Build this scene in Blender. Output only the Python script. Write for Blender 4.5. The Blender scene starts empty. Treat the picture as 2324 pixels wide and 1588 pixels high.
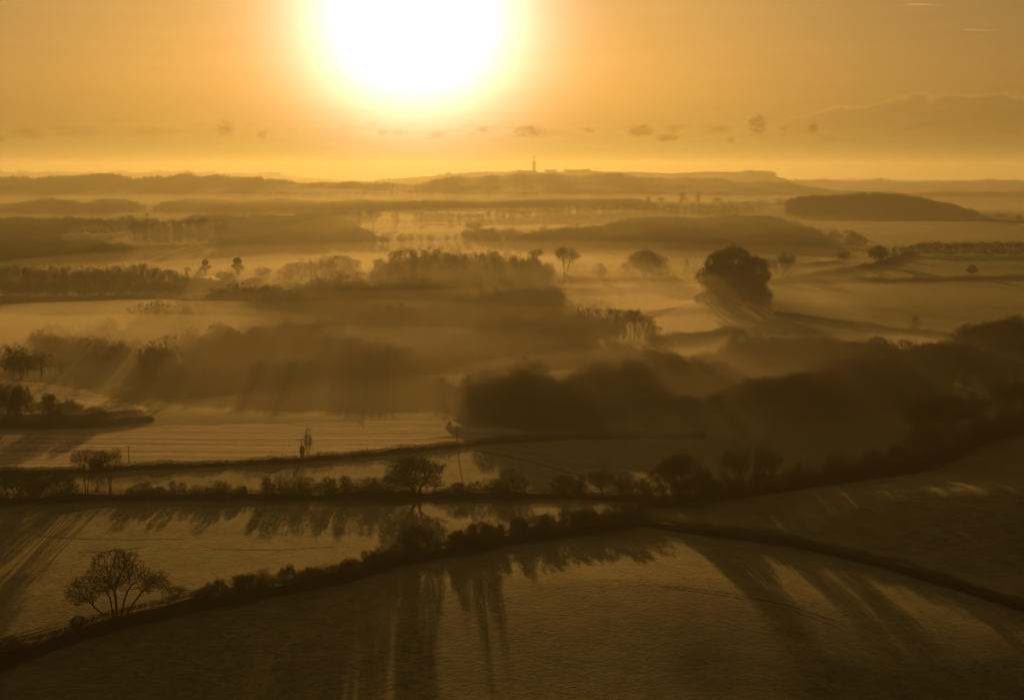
import bpy, math, random
import numpy as np
from mathutils import Vector, Matrix

# ------------------------------------------------------------------ camera, sky, sun
SC = bpy.context.scene
COL = SC.collection
F = 2805.0                      # focal length in units of 1/2324 of the picture width
CX, CY, HOR = 1162.0, 794.0, 395.0
H = 100.0                       # height of the camera over the valley floor
PITCH = math.atan((CY - HOR) / F)

cam_d = bpy.data.cameras.new('camera')
cam = bpy.data.objects.new('camera', cam_d)
COL.objects.link(cam)
cam_d.sensor_width = 36.0
cam_d.lens = 36.0 * F / 2324.0
cam_d.clip_start = 0.5
cam_d.clip_end = 60000
cam.location = (0, 0, H)
cam.rotation_euler = (math.pi / 2 - PITCH, 0, 0)
SC.camera = cam

def ray(px, py):
    """world direction through a point of the photograph (2324 x 1588 units)"""
    px = np.asarray(px, float); py = np.asarray(py, float)
    a = (px - CX) / F; b = (CY - py) / F
    cp, sp = math.cos(PITCH), math.sin(PITCH)
    return a, cp + b * sp, -sp + b * cp

def proj(x, y, z):
    cp, sp = math.cos(PITCH), math.sin(PITCH)
    d = y * cp - (z - H) * sp
    v = y * sp + (z - H) * cp
    return CX + F * x / d, CY - F * v / d, d

sx, sy, sz = ray(940, 40)
n = math.sqrt(sx * sx + sy * sy + sz * sz)
SUN = Vector((float(sx) / n, float(sy) / n, float(sz) / n))
SUN_EL = math.asin(SUN.z)
SUN_AZ = math.atan2(SUN.x, SUN.y)

sun_d = bpy.data.lights.new('sun', 'SUN')
sun_d.energy = 4.0
sun_d.angle = math.radians(0.55)
sun_d.color = (1.0, 0.50, 0.105)
sun = bpy.data.objects.new('sun', sun_d)
COL.objects.link(sun)
sun.rotation_euler = SUN.to_track_quat('Z', 'Y').to_euler()

SC.view_settings.view_transform = 'Standard'
SC.view_settings.look = 'None'
SC.view_settings.exposure = 0.0
SC.view_settings.gamma = 1.0
SC.cycles.volume_bounces = 1
SC.cycles.max_bounces = 4
SC.cycles.diffuse_bounces = 2
SC.cycles.use_denoising = True
SC.cycles.denoising_input_passes = 'RGB'
SC.cycles.sample_clamp_indirect = 4.0

class NB:
    """small helper for building node trees"""
    def __init__(s, nt): s.t = nt; s.l = nt.links
    def n(s, typ, **kw):
        nd = s.t.nodes.new(typ)
        for k, v in kw.items(): setattr(nd, k, v)
        return nd
    def put(s, sock, v):
        if isinstance(v, bpy.types.NodeSocket): s.l.new(v, sock)
        else: sock.default_value = v
    def m(s, op, a, b=0.0, c=None, clamp=False):
        nd = s.n('ShaderNodeMath', operation=op, use_clamp=clamp)
        s.put(nd.inputs[0], a); s.put(nd.inputs[1], b)
        if c is not None: s.put(nd.inputs[2], c)
        return nd.outputs[0]
    def v(s, op, a, b=(0, 0, 0)):
        nd = s.n('ShaderNodeVectorMath', operation=op)
        s.put(nd.inputs[0], a); s.put(nd.inputs[1], b)
        return nd.outputs['Value'] if op in ('DOT_PRODUCT', 'LENGTH') else nd.outputs[0]
    def scale(s, a, f):
        nd = s.n('ShaderNodeVectorMath', operation='SCALE')
        s.put(nd.inputs[0], a); s.put(nd.inputs['Scale'], f)
        return nd.outputs[0]
    def mix(s, f, a, b, mode='MIX'):
        nd = s.n('ShaderNodeMix', data_type='RGBA', blend_type=mode)
        s.put(nd.inputs[0], f); s.put(nd.inputs[6], a); s.put(nd.inputs[7], b)
        return nd.outputs[2]
    def ramp(s, f, stops):
        nd = s.n('ShaderNodeValToRGB')
        cr = nd.color_ramp
        while len(cr.elements) < len(stops): cr.elements.new(0.5)
        for e, (p, c) in zip(cr.elements, stops):
            e.position = p
            e.color = (c, c, c, 1) if isinstance(c, (int, float)) else (*c, 1)
        s.put(nd.inputs[0], f)
        return nd.outputs[0]
    def noise(s, vec, scale, detail=3.0, rough=0.55, dim='3D'):
        nd = s.n('ShaderNodeTexNoise', noise_dimensions=dim)
        s.put(nd.inputs['Vector'], vec)
        nd.inputs['Scale'].default_value = scale
        nd.inputs['Detail'].default_value = detail
        nd.inputs['Roughness'].default_value = rough
        return nd.outputs[0]
    def smooth(s, x, lo, hi, a=0.0, b=1.0):
        nd = s.n('ShaderNodeMapRange', interpolation_type='SMOOTHSTEP')
        s.put(nd.inputs[0], x)
        nd.inputs[1].default_value = lo; nd.inputs[2].default_value = hi
        nd.inputs[3].default_value = a; nd.inputs[4].default_value = b
        return nd.outputs[0]

def sky_angles(px, py):
    a, b, c = (float(q) for q in ray(px, py))
    k = math.sqrt(a * a + b * b + c * c)
    return math.degrees(math.atan2(a, b)), math.degrees(math.asin(c / k))

def build_world():
    w = bpy.data.worlds.new('World')
    SC.world = w
    w.use_nodes = True
    nt = w.node_tree
    nt.nodes.clear()
    B = NB(nt)
    out = B.n('ShaderNodeOutputWorld')
    bg = B.n('ShaderNodeBackground')
    nt.links.new(bg.outputs[0], out.inputs[0])
    tc = B.n('ShaderNodeTexCoord')
    D = B.v('NORMALIZE', tc.outputs['Generated'])
    sp = B.n('ShaderNodeSeparateXYZ'); B.put(sp.inputs[0], D)
    X, Y, Z = sp.outputs
    Zc = B.m('MAXIMUM', Z, 0.004)
    cb = B.n('ShaderNodeCombineXYZ')
    B.put(cb.inputs[0], X); B.put(cb.inputs[1], Y); B.put(cb.inputs[2], Zc)
    sky = B.n('ShaderNodeTexSky', sky_type='NISHITA', sun_disc=False)
    sky.sun_elevation = SUN_EL
    sky.sun_rotation = SUN_AZ
    sky.altitude = 100
    sky.dust_density = 4.0
    sky.air_density = 1.2
    sky.ozone_density = 1.0
    B.put(sky.inputs[0], cb.outputs[0])
    base = B.scale(B.mix(1.0, sky.outputs[0], (1.0, 0.46, 0.42, 1), 'MULTIPLY'), 0.013)
    # angles in degrees
    el = B.m('MULTIPLY', B.m('ARCSINE', Z), 57.2958)
    az = B.m('MULTIPLY', B.m('ARCTAN2', X, Y), 57.2958)
    th = B.m('MULTIPLY', B.m('ARCCOSINE', B.m('MINIMUM', B.v('DOT_PRODUCT', D, tuple(SUN)), 0.99999)), 57.2958)
    # aureole of the sun in thin high cloud
    def lobe(width, power, col):
        g = B.m('POWER', 2.71828, B.m('MULTIPLY', B.m('POWER', B.m('DIVIDE', th, width), power), -1.0))
        return B.scale(col, g)
    glow = lobe(*AUR[0])
    for a in AUR[1:]:
        glow = B.v('ADD', glow, lobe(*a))
    tot = B.v('ADD', base, glow)
    # grey-mauve upper air
    up = B.smooth(el, 1.0, 11.0)
    tot = B.mix(B.m('MULTIPLY', up, 0.55), tot, B.mix(1.0, tot, (0.92, 0.92, 1.2, 1), 'MULTIPLY'))
    tot = B.scale(tot, B.smooth(el, -0.5, 5.0, 0.60, 1.0))
    # low clouds: small dark puffs in a band over the horizon, a brighter bank on the right
    cc = B.n('ShaderNodeCombineXYZ')
    B.put(cc.inputs[0], az); B.put(cc.inputs[1], B.m('MULTIPLY', el, 1.7))
    wob = B.m('SUBTRACT', B.noise(cc.outputs[0], 2.4, 6.0, 0.66), 0.5)
    puffs = [(510, 293, 21, 17, .8), (597, 307, 13, 10, .6), (995, 305, 20, 7, .6), (1098, 294, 16, 7, .7), (1203, 298, 30, 13, .9),
             (1337, 296, 14, 6, .6), (1453, 297, 30, 13, 1.0), (1515, 312, 26, 10, .9), (1530, 291, 22, 9, .5), (1628, 294, 26, 8, .6),
             (1720, 282, 20, 19, 1.2), (1659, 319, 9, 6, .8), (1779, 290, 10, 8, .9), (1846, 293, 10, 11, 1.0), (1880, 315, 20, 6, .4),
             (60, 305, 40, 12, .35), (2, 316, 9, 8, .8), (180, 300, 50, 14, .3), (1240, 305, 40, 8, .3), (870, 300, 12, 6, .5), (340, 300, 60, 12, .3)]
    dark = None
    for (px, py, rx, ry, s) in puffs:
        a0, e0 = sky_angles(px, py)
        rx_ = rx * 57.3 / F; ry_ = ry * 57.3 / F
        dx = B.m('DIVIDE', B.m('SUBTRACT', az, a0), rx_)
        dy = B.m('DIVIDE', B.m('SUBTRACT', el, e0), ry_)
        r2 = B.m('ADD', B.m('MULTIPLY', dx, dx), B.m('MULTIPLY', dy, dy))
        val = B.m('SUBTRACT', 1.0, r2)
        val = B.m('ADD', val, B.m('MULTIPLY', wob, 5.0))
        val = B.m('MULTIPLY', B.smooth(val, -0.6, 1.4), s)
        dark = val if dark is None else B.m('MAXIMUM', dark, val)
    tot = B.mix(B.m('MULTIPLY', dark, 1.15), tot, B.mix(1.0, tot, (0.62, 0.56, 0.46, 1), 'MULTIPLY'))
    s3 = B.n('ShaderNodeCombineXYZ')
    B.put(s3.inputs[0], B.m('MULTIPLY', az, 0.55)); B.put(s3.inputs[1], B.m('MULTIPLY', el, 3.0))
    sn3 = B.noise(s3.outputs[0], 1.5, 7.0, 0.66)
    e_b = sky_angles(1162, 300)[1]
    bd = B.m('DIVIDE', B.m('SUBTRACT', el, e_b), 0.55)
    bandm = B.m('POWER', 2.71828, B.m('MULTIPLY', B.m('MULTIPLY', bd, bd), -1.0))
    stk = B.m('MULTIPLY', bandm, B.smooth(sn3, 0.50, 0.66))
    lit = B.m('MULTIPLY', bandm, B.smooth(sn3, 0.46, 0.34))
    tot = B.mix(B.m('MULTIPLY', stk, 0.42), tot, B.mix(1.0, tot, (0.70, 0.62, 0.50, 1), 'MULTIPLY'))
    tot = B.mix(B.m('MULTIPLY', lit, 0.34), tot, B.mix(1.0, tot, (1.3, 1.25, 1.2, 1), 'MULTIPLY'))
    # bank on the right: its top edge with a thin lit rim
    e_edge = sky_angles(2000, 232)[1]
    a_l = sky_angles(1640, 232)[0]
    a_r = sky_angles(2080, 232)[0]
    n1 = B.noise(cc.outputs[0], 0.8, 8.0, 0.62)
    rise = B.smooth(az, a_l, a_r, -1.1, 0.15)
    edge = B.m('ADD', B.m('ADD', rise, e_edge), B.m('MULTIPLY', B.m('SUBTRACT', n1, 0.5), 1.5))
    below = B.m('SUBTRACT', edge, el)
    n2 = B.noise(cc.outputs[0], 1.1, 6.0, 0.6)
    body = B.m('MULTIPLY', B.smooth(below, 0.0, 0.25), B.smooth(el, 0.9, 2.9))
    side = B.smooth(az, a_l - 1.0, a_l + 5.0)
    body = B.m('MULTIPLY', body, side)
    rim = B.m('MULTIPLY', B.m('POWER', 2.71828, B.m('MULTIPLY', B.m('POWER', B.m('DIVIDE', below, 0.07), 2.0), -1.0)), side)
    wisp = B.m('MULTIPLY', B.smooth(n2, 0.52, 0.75), body)
    tot = B.mix(B.m('MULTIPLY', body, 0.20), tot, B.mix(1.0, tot, (0.55, 0.5, 0.45, 1), 'MULTIPLY'))
    tot = B.mix(B.m('MULTIPLY', B.m('ADD', rim, B.m('MULTIPLY', wisp, 0.8)), 0.26), tot, B.mix(1.0, tot, (1.7, 1.55, 1.3, 1), 'MULTIPLY'))
    # faint streaks across the band
    st = B.n('ShaderNodeCombineXYZ')
    B.put(st.inputs[0], B.m('MULTIPLY', az, 0.12)); B.put(st.inputs[1], B.m('MULTIPLY', el, 1.6))
    sn = B.noise(st.outputs[0], 1.0, 5.0, 0.6)
    tot = B.scale(tot, B.smooth(sn, 0.3, 0.7, 0.975, 1.025))
    # vapour trails
    for (x0, y0, x1, y1, s) in ((2044, 9.5, 2150, 11.5, 1.0), (2172, 67.5, 2290, 70.0, .55)):
        a0, e0 = sky_angles(x0, y0); a1, e1 = sky_angles(x1, y1)
        t = B.m('DIVIDE', B.m('SUBTRACT', az, a0), a1 - a0)
        line = B.m('ADD', e0, B.m('MULTIPLY', t, e1 - e0))
        dd = B.m('DIVIDE', B.m('SUBTRACT', el, line), 0.026)
        g = B.m('POWER', 2.71828, B.m('MULTIPLY', B.m('MULTIPLY', dd, dd), -1.0))
        g = B.m('MULTIPLY', g, B.m('MULTIPLY', B.smooth(t, 0.0, 0.25), B.smooth(t, 0.3, 1.0, 1.0, 0.0)))
        tot = B.v('ADD', tot, B.scale((0.20, 0.15, 0.07), B.m('MULTIPLY', g, s)))
    B.put(bg.inputs[0], tot)
    bg.inputs[1].default_value = 1.0
    w.cycles.sampling_method = 'NONE'     # the sky is smooth: met by scattered rays only

# (width in degrees, power, radiance)
AUR = [(3.95, 1.9, (2.5, 2.4, 2.1)),
       (15.0, 2.0, (-0.06, 0.115, 0.015)),
       (48.0, 1.3, (0.235, 0.178, 0.020)),
       (80.0, 2.0, (0.048, 0.022, 0.020))]
HAZE_DENSITY = 5.9e-5
HAZE_COL = (0.68, 0.68, 0.56)
HAZE_G = 0.56
build_world()

# ------------------------------------------------------------------ materials
def new_mat(name):
    m = bpy.data.materials.new(name)
    m.use_nodes = True
    nt = m.node_tree
    for nd in list(nt.nodes):
        if nd.type != 'OUTPUT_MATERIAL': nt.nodes.remove(nd)
    B = NB(nt)
    out = [nd for nd in nt.nodes if nd.type == 'OUTPUT_MATERIAL'][0]
    return m, B, out

def rough_mat(name, col, col2, scale=0.5, rough=0.9, bump=0.0, metal=0.0):
    m, B, out = new_mat(name)
    p = B.n('ShaderNodeBsdfPrincipled')
    g = B.n('ShaderNodeNewGeometry')
    nz = B.noise(g.outputs['Position'], scale, 4.0, 0.6)
    B.put(p.inputs['Base Color'], B.mix(B.smooth(nz, 0.3, 0.7), (*col, 1), (*col2, 1)))
    p.inputs['Roughness'].default_value = rough
    p.inputs['Metallic'].default_value = metal
    p.inputs['Specular IOR Level'].default_value = 0.15
    if bump:
        b = B.n('ShaderNodeBump'); b.inputs['Strength'].default_value = bump
        B.put(b.inputs['Height'], nz); B.put(p.inputs['Normal'], b.outputs[0])
    B.l.new(p.outputs[0], out.inputs[0])
    return m

M_BARK = rough_mat('bark', (0.045, 0.034, 0.024), (0.075, 0.055, 0.036), 2.0)
M_TWIG = rough_mat('twigs', (0.060, 0.038, 0.022), (0.095, 0.062, 0.034), 0.25)
M_WOODS = rough_mat('wood_twigs', (0.055, 0.034, 0.018), (0.100, 0.062, 0.034), 0.03)
M_CONIF = rough_mat('conifer_needles', (0.022, 0.026, 0.012), (0.040, 0.040, 0.018), 0.08)
M_HEDGE = rough_mat('hedge_twigs', (0.060, 0.034, 0.018), (0.105, 0.062, 0.034), 0.12)
M_POLE = rough_mat('weathered_wood', (0.09, 0.07, 0.05), (0.14, 0.11, 0.08), 1.0)
M_STEEL = rough_mat('galvanised_steel', (0.20, 0.20, 0.20), (0.30, 0.30, 0.29), 0.2, 0.6, 0, 0.3)
M_CONC = rough_mat('concrete', (0.26, 0.25, 0.23), (0.34, 0.33, 0.30), 0.2)
M_ROOF = rough_mat('sheet_roof', (0.30, 0.28, 0.26), (0.38, 0.36, 0.33), 0.4, 0.9)
M_CLAD = rough_mat('barn_cladding', (0.12, 0.09, 0.06), (0.18, 0.14, 0.10), 0.5)
M_FUR = rough_mat('brown_coat', (0.09, 0.06, 0.04), (0.13, 0.09, 0.06), 3.0)
M_WIRE = rough_mat('dark_metal', (0.05, 0.05, 0.05), (0.09, 0.09, 0.09), 1.0, 0.6)

# ------------------------------------------------------------------ mesh helpers
def tag(o, label=None, cat=None, group=None, kind=None):
    if label: o['label'] = label
    if cat: o['category'] = cat
    if group: o['group'] = group
    if kind: o['kind'] = kind
    return o

def mesh_np(name, V, faces_list, mats, smooth=False, midx=None):
    """faces_list: arrays (n,3) and/or (n,4)"""
    me = bpy.data.meshes.new(name)
    V = np.asarray(V, np.float32)
    fl = [np.asarray(f, np.int32) for f in faces_list if len(f)]
    nl = sum(f.size for f in fl)
    nf = sum(len(f) for f in fl)
    me.vertices.add(len(V)); me.vertices.foreach_set('co', V.ravel())
    me.loops.add(nl); me.loops.foreach_set('vertex_index', np.concatenate([f.ravel() for f in fl]))
    tot = np.concatenate([np.full(len(f), f.shape[1], np.int32) for f in fl])
    st = np.concatenate([[0], np.cumsum(tot)[:-1]]).astype(np.int32)
    me.polygons.add(nf)
    me.polygons.foreach_set('loop_start', st)
    me.polygons.foreach_set('loop_total', tot)
    if midx is not None: me.polygons.foreach_set('material_index', np.asarray(midx, np.int32))
    if smooth: me.polygons.foreach_set('use_smooth', np.ones(nf, bool))
    for m in (mats if isinstance(mats, (list, tuple)) else [mats]): me.materials.append(m)
    me.update(calc_edges=True)
    return me

def link(name, data, parent=None, loc=None, rot=None, scale=None):
    o = bpy.data.objects.new(name, data)
    COL.objects.link(o)
    if parent: o.parent = parent
    if loc is not None: o.location = loc
    if rot is not None: o.rotation_euler = rot
    if scale is not None: o.scale = scale
    return o

def frames(d):
    up = np.where(np.abs(d[:, 2:3]) > 0.9, np.array([[1.0, 0, 0]]), np.array([[0, 0, 1.0]]))
    a = np.cross(d, up); a /= np.linalg.norm(a, axis=1, keepdims=True) + 1e-9
    b = np.cross(d, a)
    return a, b

def prisms(P0, P1, R0, R1, k, base=0):
    P0 = np.asarray(P0, float); P1 = np.asarray(P1, float)
    d = P1 - P0; d = d / (np.linalg.norm(d, axis=1, keepdims=True) + 1e-9)
    a, b = frames(d)
    ang = np.arange(k) * 2 * math.pi / k
    ca = np.cos(ang)[None, :, None]; sa = np.sin(ang)[None, :, None]
    off = a[:, None, :] * ca + b[:, None, :] * sa
    n = len(P0)
    R0 = np.broadcast_to(R0, n); R1 = np.broadcast_to(R1, n)
    A = P0[:, None, :] + off * R0[:, None, None]
    C = P1[:, None, :] + off * R1[:, None, None]
    V = np.concatenate([A, C], 1).reshape(-1, 3)
    i = np.arange(k); j = (i + 1) % k
    q = np.stack([i, j, j + k, i + k], 1)
    Fq = (q[None] + (np.arange(n) * 2 * k)[:, None, None]).reshape(-1, 4) + base
    return V, Fq

def blades(P, dirs, L, W, rng, base=0):
    """one long thin triangle per twig"""
    n = len(P)
    a, b = frames(dirs)
    t = rng.uniform(0, math.pi, n)[:, None]
    s = a * np.cos(t) + b * np.sin(t)
    L = np.broadcast_to(L, n)[:, None]; W = np.broadcast_to(W, n)[:, None]
    V = np.stack([P - s * W, P + s * W, P + dirs * L], 1).reshape(-1, 3)
    Fq = (np.arange(n) * 3)[:, None] + np.arange(3)[None] + base
    return V, Fq

def cones(P, dirs, L, W, base=0):
    n = len(P)
    a, b = frames(dirs)
    L = np.broadcast_to(L, n)[:, None]; W = np.broadcast_to(W, n)[:, None]
    vs = [P + (a * math.cos(q) + b * math.sin(q)) * W for q in (0, 2.094, 4.189)] + [P + dirs * L]
    V = np.stack(vs, 1).reshape(-1, 3)
    f = np.array([[0, 1, 3], [1, 2, 3], [2, 0, 3]])
    Fq = (f[None] + (np.arange(n) * 4)[:, None, None]).reshape(-1, 3) + base
    return V, Fq

# ------------------------------------------------------------------ the terrain
UG = np.linspace(-1.6, 1.6, 1281)
ROWS = []
def row(Y, pts, kind='z'):
    """pts: (px, z) pairs, or (px, py) pairs when kind is 'py'"""
    px = np.array([p[0] for p in pts], float)
    v = np.array([p[1] for p in pts], float)
    if kind == 'py':
        a, b, c = ray(px, v)
        z = H + c / b * Y
        u = a / b
    else:
        z = v
        u = (px - CX) / F
    zz = np.interp(UG, u, z)
    hw = 30 if Y < 1000 else (14 if Y < 5000 else 3)
    k = np.exp(-np.linspace(-2.2, 2.2, 2 * hw + 1) ** 2); k /= k.sum()
    zz = np.convolve(np.pad(zz, hw, mode='edge'), k, 'valid')
    ROWS.append((Y, zz))

row(20,   [(0, -16), (1100, -14), (2324, -20)])
row(150,  [(0, -12), (1100, -10), (1600, -12), (2324, -24)])
row(215,  [(-400, -6), (0, -4), (600, -2.6), (1200, -1.6), (1500, -1.4), (1800, -4.4), (2100, -9.2), (2500, -18)])
row(285,  [(-400, -2), (0, 0), (600, 2), (1200, 4), (1500, 4), (1800, -1), (2100, -7), (2500, -13)])
row(335,  [(-400, -1), (0, 0), (600, 1), (1200, 2), (1500, 1), (1800, -4), (2100, -9), (2500, -12)])
row(385,  [(-400, 1), (0, 0), (900, 0), (1500, -1), (1800, -2), (1950, -1.0), (2300, 0.0), (2600, 3)])
row(430,  [(-400, 1), (0, 0), (900, 0), (1500, -2), (1900, -4.5), (2300, -4), (2600, 0)])
row(500,  [(-400, 3), (0, 1), (500, 0), (1000, 0), (1300, -3), (1900, -1), (2300, 3), (2600, 10)])
row(600,  [(-400, 8), (0, 5), (250, 1), (450, -7), (700, -9), (1300, -8), (1500, -4), (1900, 0), (2300, 7), (2600, 14)])
row(745,  [(-400, 0), (0, -4), (600, -8), (1200, -6), (1350, -2), (1450, 2), (1550, 4), (1700, 4), (1900, 1), (2300, 5), (2600, 10)])
row(870,  [(-400, 0), (0, -4), (600, -6), (1300, -1), (1450, -2), (1600, -2), (1720, 0), (1900, 7), (2300, 10), (2600, 12)])
row(1060, [(-400, -2), (600, -3), (1300, -3), (1600, -3), (1760, 2), (2000, 4), (2400, 6)])
row(1500, [(-400, -4), (600, -4), (1000, -2), (1500, 4), (1900, 6), (2400, 10)])
row(1950, [(-400, 0), (600, 0), (900, 2), (1150, 9), (1500, 17), (1750, 17), (1880, 10), (2400, 9)])
row(2500, [(-400, 2), (600, 0), (1500, 2), (1800, 6), (2400, 8)])
row(2900, [(-400, 3), (600, 1), (1500, 3), (1740, 12), (1830, 36), (2000, 42), (2120, 30), (2240, 12), (2400, 6)])
row(3500, [(-400, 10), (200, 8), (800, 2), (1500, 10), (1760, 18), (1900, 8), (2400, -8)])
row(4300, [(-400, 12), (800, 0), (1500, 0), (1900, -10), (2400, -20)])
row(5500, [(-400, 410), (0, 410), (150, 408), (260, 407), (300, 411), (370, 412), (440, 406), (550, 407), (590, 413), (700, 415), (900, 415),
           (960, 418), (1020, 408), (1100, 403), (1250, 399), (1400, 401), (1450, 407), (1600, 408), (1720, 411), (1800, 418), (1880, 432), (1990, 440), (2324, 441), (2700, 441)], 'py')
row(6700, [(-400, 10), (800, 10), (1600, 10), (2324, -10)])
row(8000, [(-400, 418), (700, 418), (820, 412), (930, 402), (1010, 396), (1080, 392), (1180, 391), (1300, 390.5), (1500, 390), (1700, 389), (1740, 394),
           (1790, 408), (1850, 413), (2000, 413.5), (2150, 412), (2250, 410), (2500, 411)], 'py')
row(9600, [(-400, 20), (1162, 20), (2324, 0)])
row(12000, [(-400, 392), (0, 390), (60, 393), (300, 392), (450, 391.5), (560, 394), (620, 395), (690, 403), (800, 410), (1200, 412), (1780, 410), (1860, 408), (1950, 407), (2100, 409), (2700, 410)], 'py')
row(14000, [(-400, 15), (2324, 15)])
row(15600, [(-400, 0), (2324, 0)])
RY = np.log(np.array([r[0] for r in ROWS]))
RZ = np.stack([r[1] for r in ROWS])

def height(x, y):
    x = np.asarray(x, float); y = np.maximum(np.asarray(y, float), 20.0)
    ly = np.clip(np.log(y), RY[0], RY[-1] - 1e-6)
    i = np.clip(np.searchsorted(RY, ly, side='right') - 1, 0, len(RY) - 2)
    t = (ly - RY[i]) / (RY[i + 1] - RY[i])
    t = t * t * (3 - 2 * t) * 0.6 + t * 0.4
    u = np.clip(x / y, -1.59, 1.59)
    g = (u - UG[0]) / (UG[1] - UG[0])
    j = g.astype(int); s = g - j
    z0 = RZ[i, j] * (1 - s) + RZ[i, j + 1] * s
    z1 = RZ[i + 1, j] * (1 - s) + RZ[i + 1, j + 1] * s
    z = z0 * (1 - t) + z1 * t
    amp = np.clip(y / 1500.0, 0.25, 2.2)
    far_ = np.clip((y - 1900.0) / 1500.0, 0, 1) * np.clip((13000 - y) / 3000, 0.3, 1)
    z = z + far_ * (4.5 * np.sin(x / 290.0 + 1.1 * np.sin(y / 410.0)) + 3.0 * np.sin(x / 133.0 + y / 350.0) + 1.5 * np.sin(x / 61.0 + 2.0 * np.sin(y / 170.0)))
    z = z + 10.0 * np.exp(-(((x - 160.0) / 50.0) ** 2 + ((y - 905.0) / 70.0) ** 2))
    z = z + amp * (0.55 * np.sin(x / 61.0 + 1.3 * np.sin(y / 83.0)) + 0.5 * np.sin(y / 47.0 + x / 131.0 + 2.0)
                   + 0.35 * np.sin(x / 23.0 - y / 37.0 + 1.0))
    return z

YS_ = 60.0 * 1.006 ** np.arange(960)
def ground_at(px, py, far=15000.0):
    """where the sight line through a pixel first meets the ground"""
    a, b, c = (float(q) for q in ray(px, py))
    Y = YS_[YS_ < far]
    below = H + c / b * Y < height(a / b * Y, Y)
    if not below.any():
        return a / b * far, far, float(height(a / b * far, far))
    k = int(np.argmax(below))
    lo, hi = Y[max(k - 1, 0)], Y[k]
    for _ in range(2):
        m = np.linspace(lo, hi, 40)
        q = H + c / b * m < height(a / b * m, m)
        k = max(int(np.argmax(q)), 1)
        lo, hi = m[k - 1], m[k]
    Y = float(hi)
    return a / b * Y, Y, float(height(a / b * Y, Y))

def at_dist(px, Y):
    x = Y * (px - CX) / F
    for _ in range(3):
        z = float(height(x, Y))
        x = (px - CX) / F * (Y * math.cos(PITCH) + (H - z) * math.sin(PITCH))
    return x, Y, float(height(x, Y))

def px_poly(pts):
    return np.array([ground_at(*p)[:2] for p in pts])

def inside(poly, x, y):
    r = np.zeros(x.shape, bool)
    n = len(poly)
    for i in range(n):
        x0, y0 = poly[i]; x1, y1 = poly[(i + 1) % n]
        c = (y0 > y) != (y1 > y)
        xi = (x1 - x0) * (y - y0) / ((y1 - y0) + 1e-12) + x0
        r ^= c & (x < xi)
    return r

def build_ground():
    ys = [20.0]
    while ys[-1] < 15600:
        y = ys[-1]
        ys.append(y * (1.008 if y < 900 else 1.012))
    ys[-1] = 15600.0
    ys = np.array(ys)
    us = np.concatenate([np.linspace(-1.6, -0.5, 50)[:-1], np.linspace(-0.5, 0.5, 421), np.linspace(0.5, 1.6, 50)[1:]])
    X = us[None, :] * (ys[:, None] + 60.0)
    Y = np.repeat(ys[:, None], len(us), 1)
    Z = height(X, Y)
    V = np.stack([X, Y, Z], -1).reshape(-1, 3)
    # level ground behind the camera
    nr, nc = X.shape
    back = np.stack([np.sign(us) * (np.abs(us) * 80 + 40 * (np.abs(us) > 0.5) * (np.abs(us) - 0.5) * 8), np.full(nc, -400.0), Z[0]], -1)
    V = np.concatenate([V, back])
    r, c = np.meshgrid(np.arange(nr - 1), np.arange(nc - 1), indexing='ij')
    i0 = (r * nc + c).ravel()
    Q = np.stack([i0, i0 + 1, i0 + nc + 1, i0 + nc], 1)
    cb = np.arange(nc - 1); b0 = nr * nc
    Q = np.concatenate([Q, np.stack([b0 + cb, b0 + cb + 1, cb + 1, cb], 1)])
    # land use: r = frosted / pale amount, g = stripes (drill lines), b = dark scrub or woodland floor
    n = len(V)
    C = np.zeros((n, 4), np.float32); C[:, 3] = 1
    C[:, 0] = 0.4
    vx, vy = V[:, 0], V[:, 1]
    C[vy > 1150, 0] = 0.22
    pxv = CX + F * vx / np.maximum(vy, 1)
    wv = 45 * np.sin(vx / 60.0 + vy / 45.0) + 25 * np.sin(vy / 21.0)
    C[(vy > 540 + wv * 0.3) & (vy < 1180 + wv) & (pxv > 350 + wv) & (pxv < 1260 + wv), 2] = 0.85
    C[(vy > 640 + wv * 0.4) & (vy < 1040 + wv) & (pxv < 380 + wv), 2] = 0.6
    C[(vy > 1180 + wv) & (vy < 2200) & (pxv > 430 + wv) & (pxv < 1870 + wv), 2] = 0.55
    C[(vy > 4600) & (vy < 5700), 2] = 1.0
    C[(vy > 7700) & (vy < 8300), 2] = 0.6
    C[(vy > 11500), 2] = 0.8
    for pts, col in FIELDS:
        m = inside(px_poly(pts), vx, vy)
        C[m, :3] = col
    me = mesh_np('ground', V, [Q], M_GROUND, smooth=True)
    at = me.color_attributes.new('land', 'FLOAT_COLOR', 'POINT')
    at.data.foreach_set('color', C.ravel())
    o = link('ground', me)
    tag(o, kind='structure')
    return o

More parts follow.
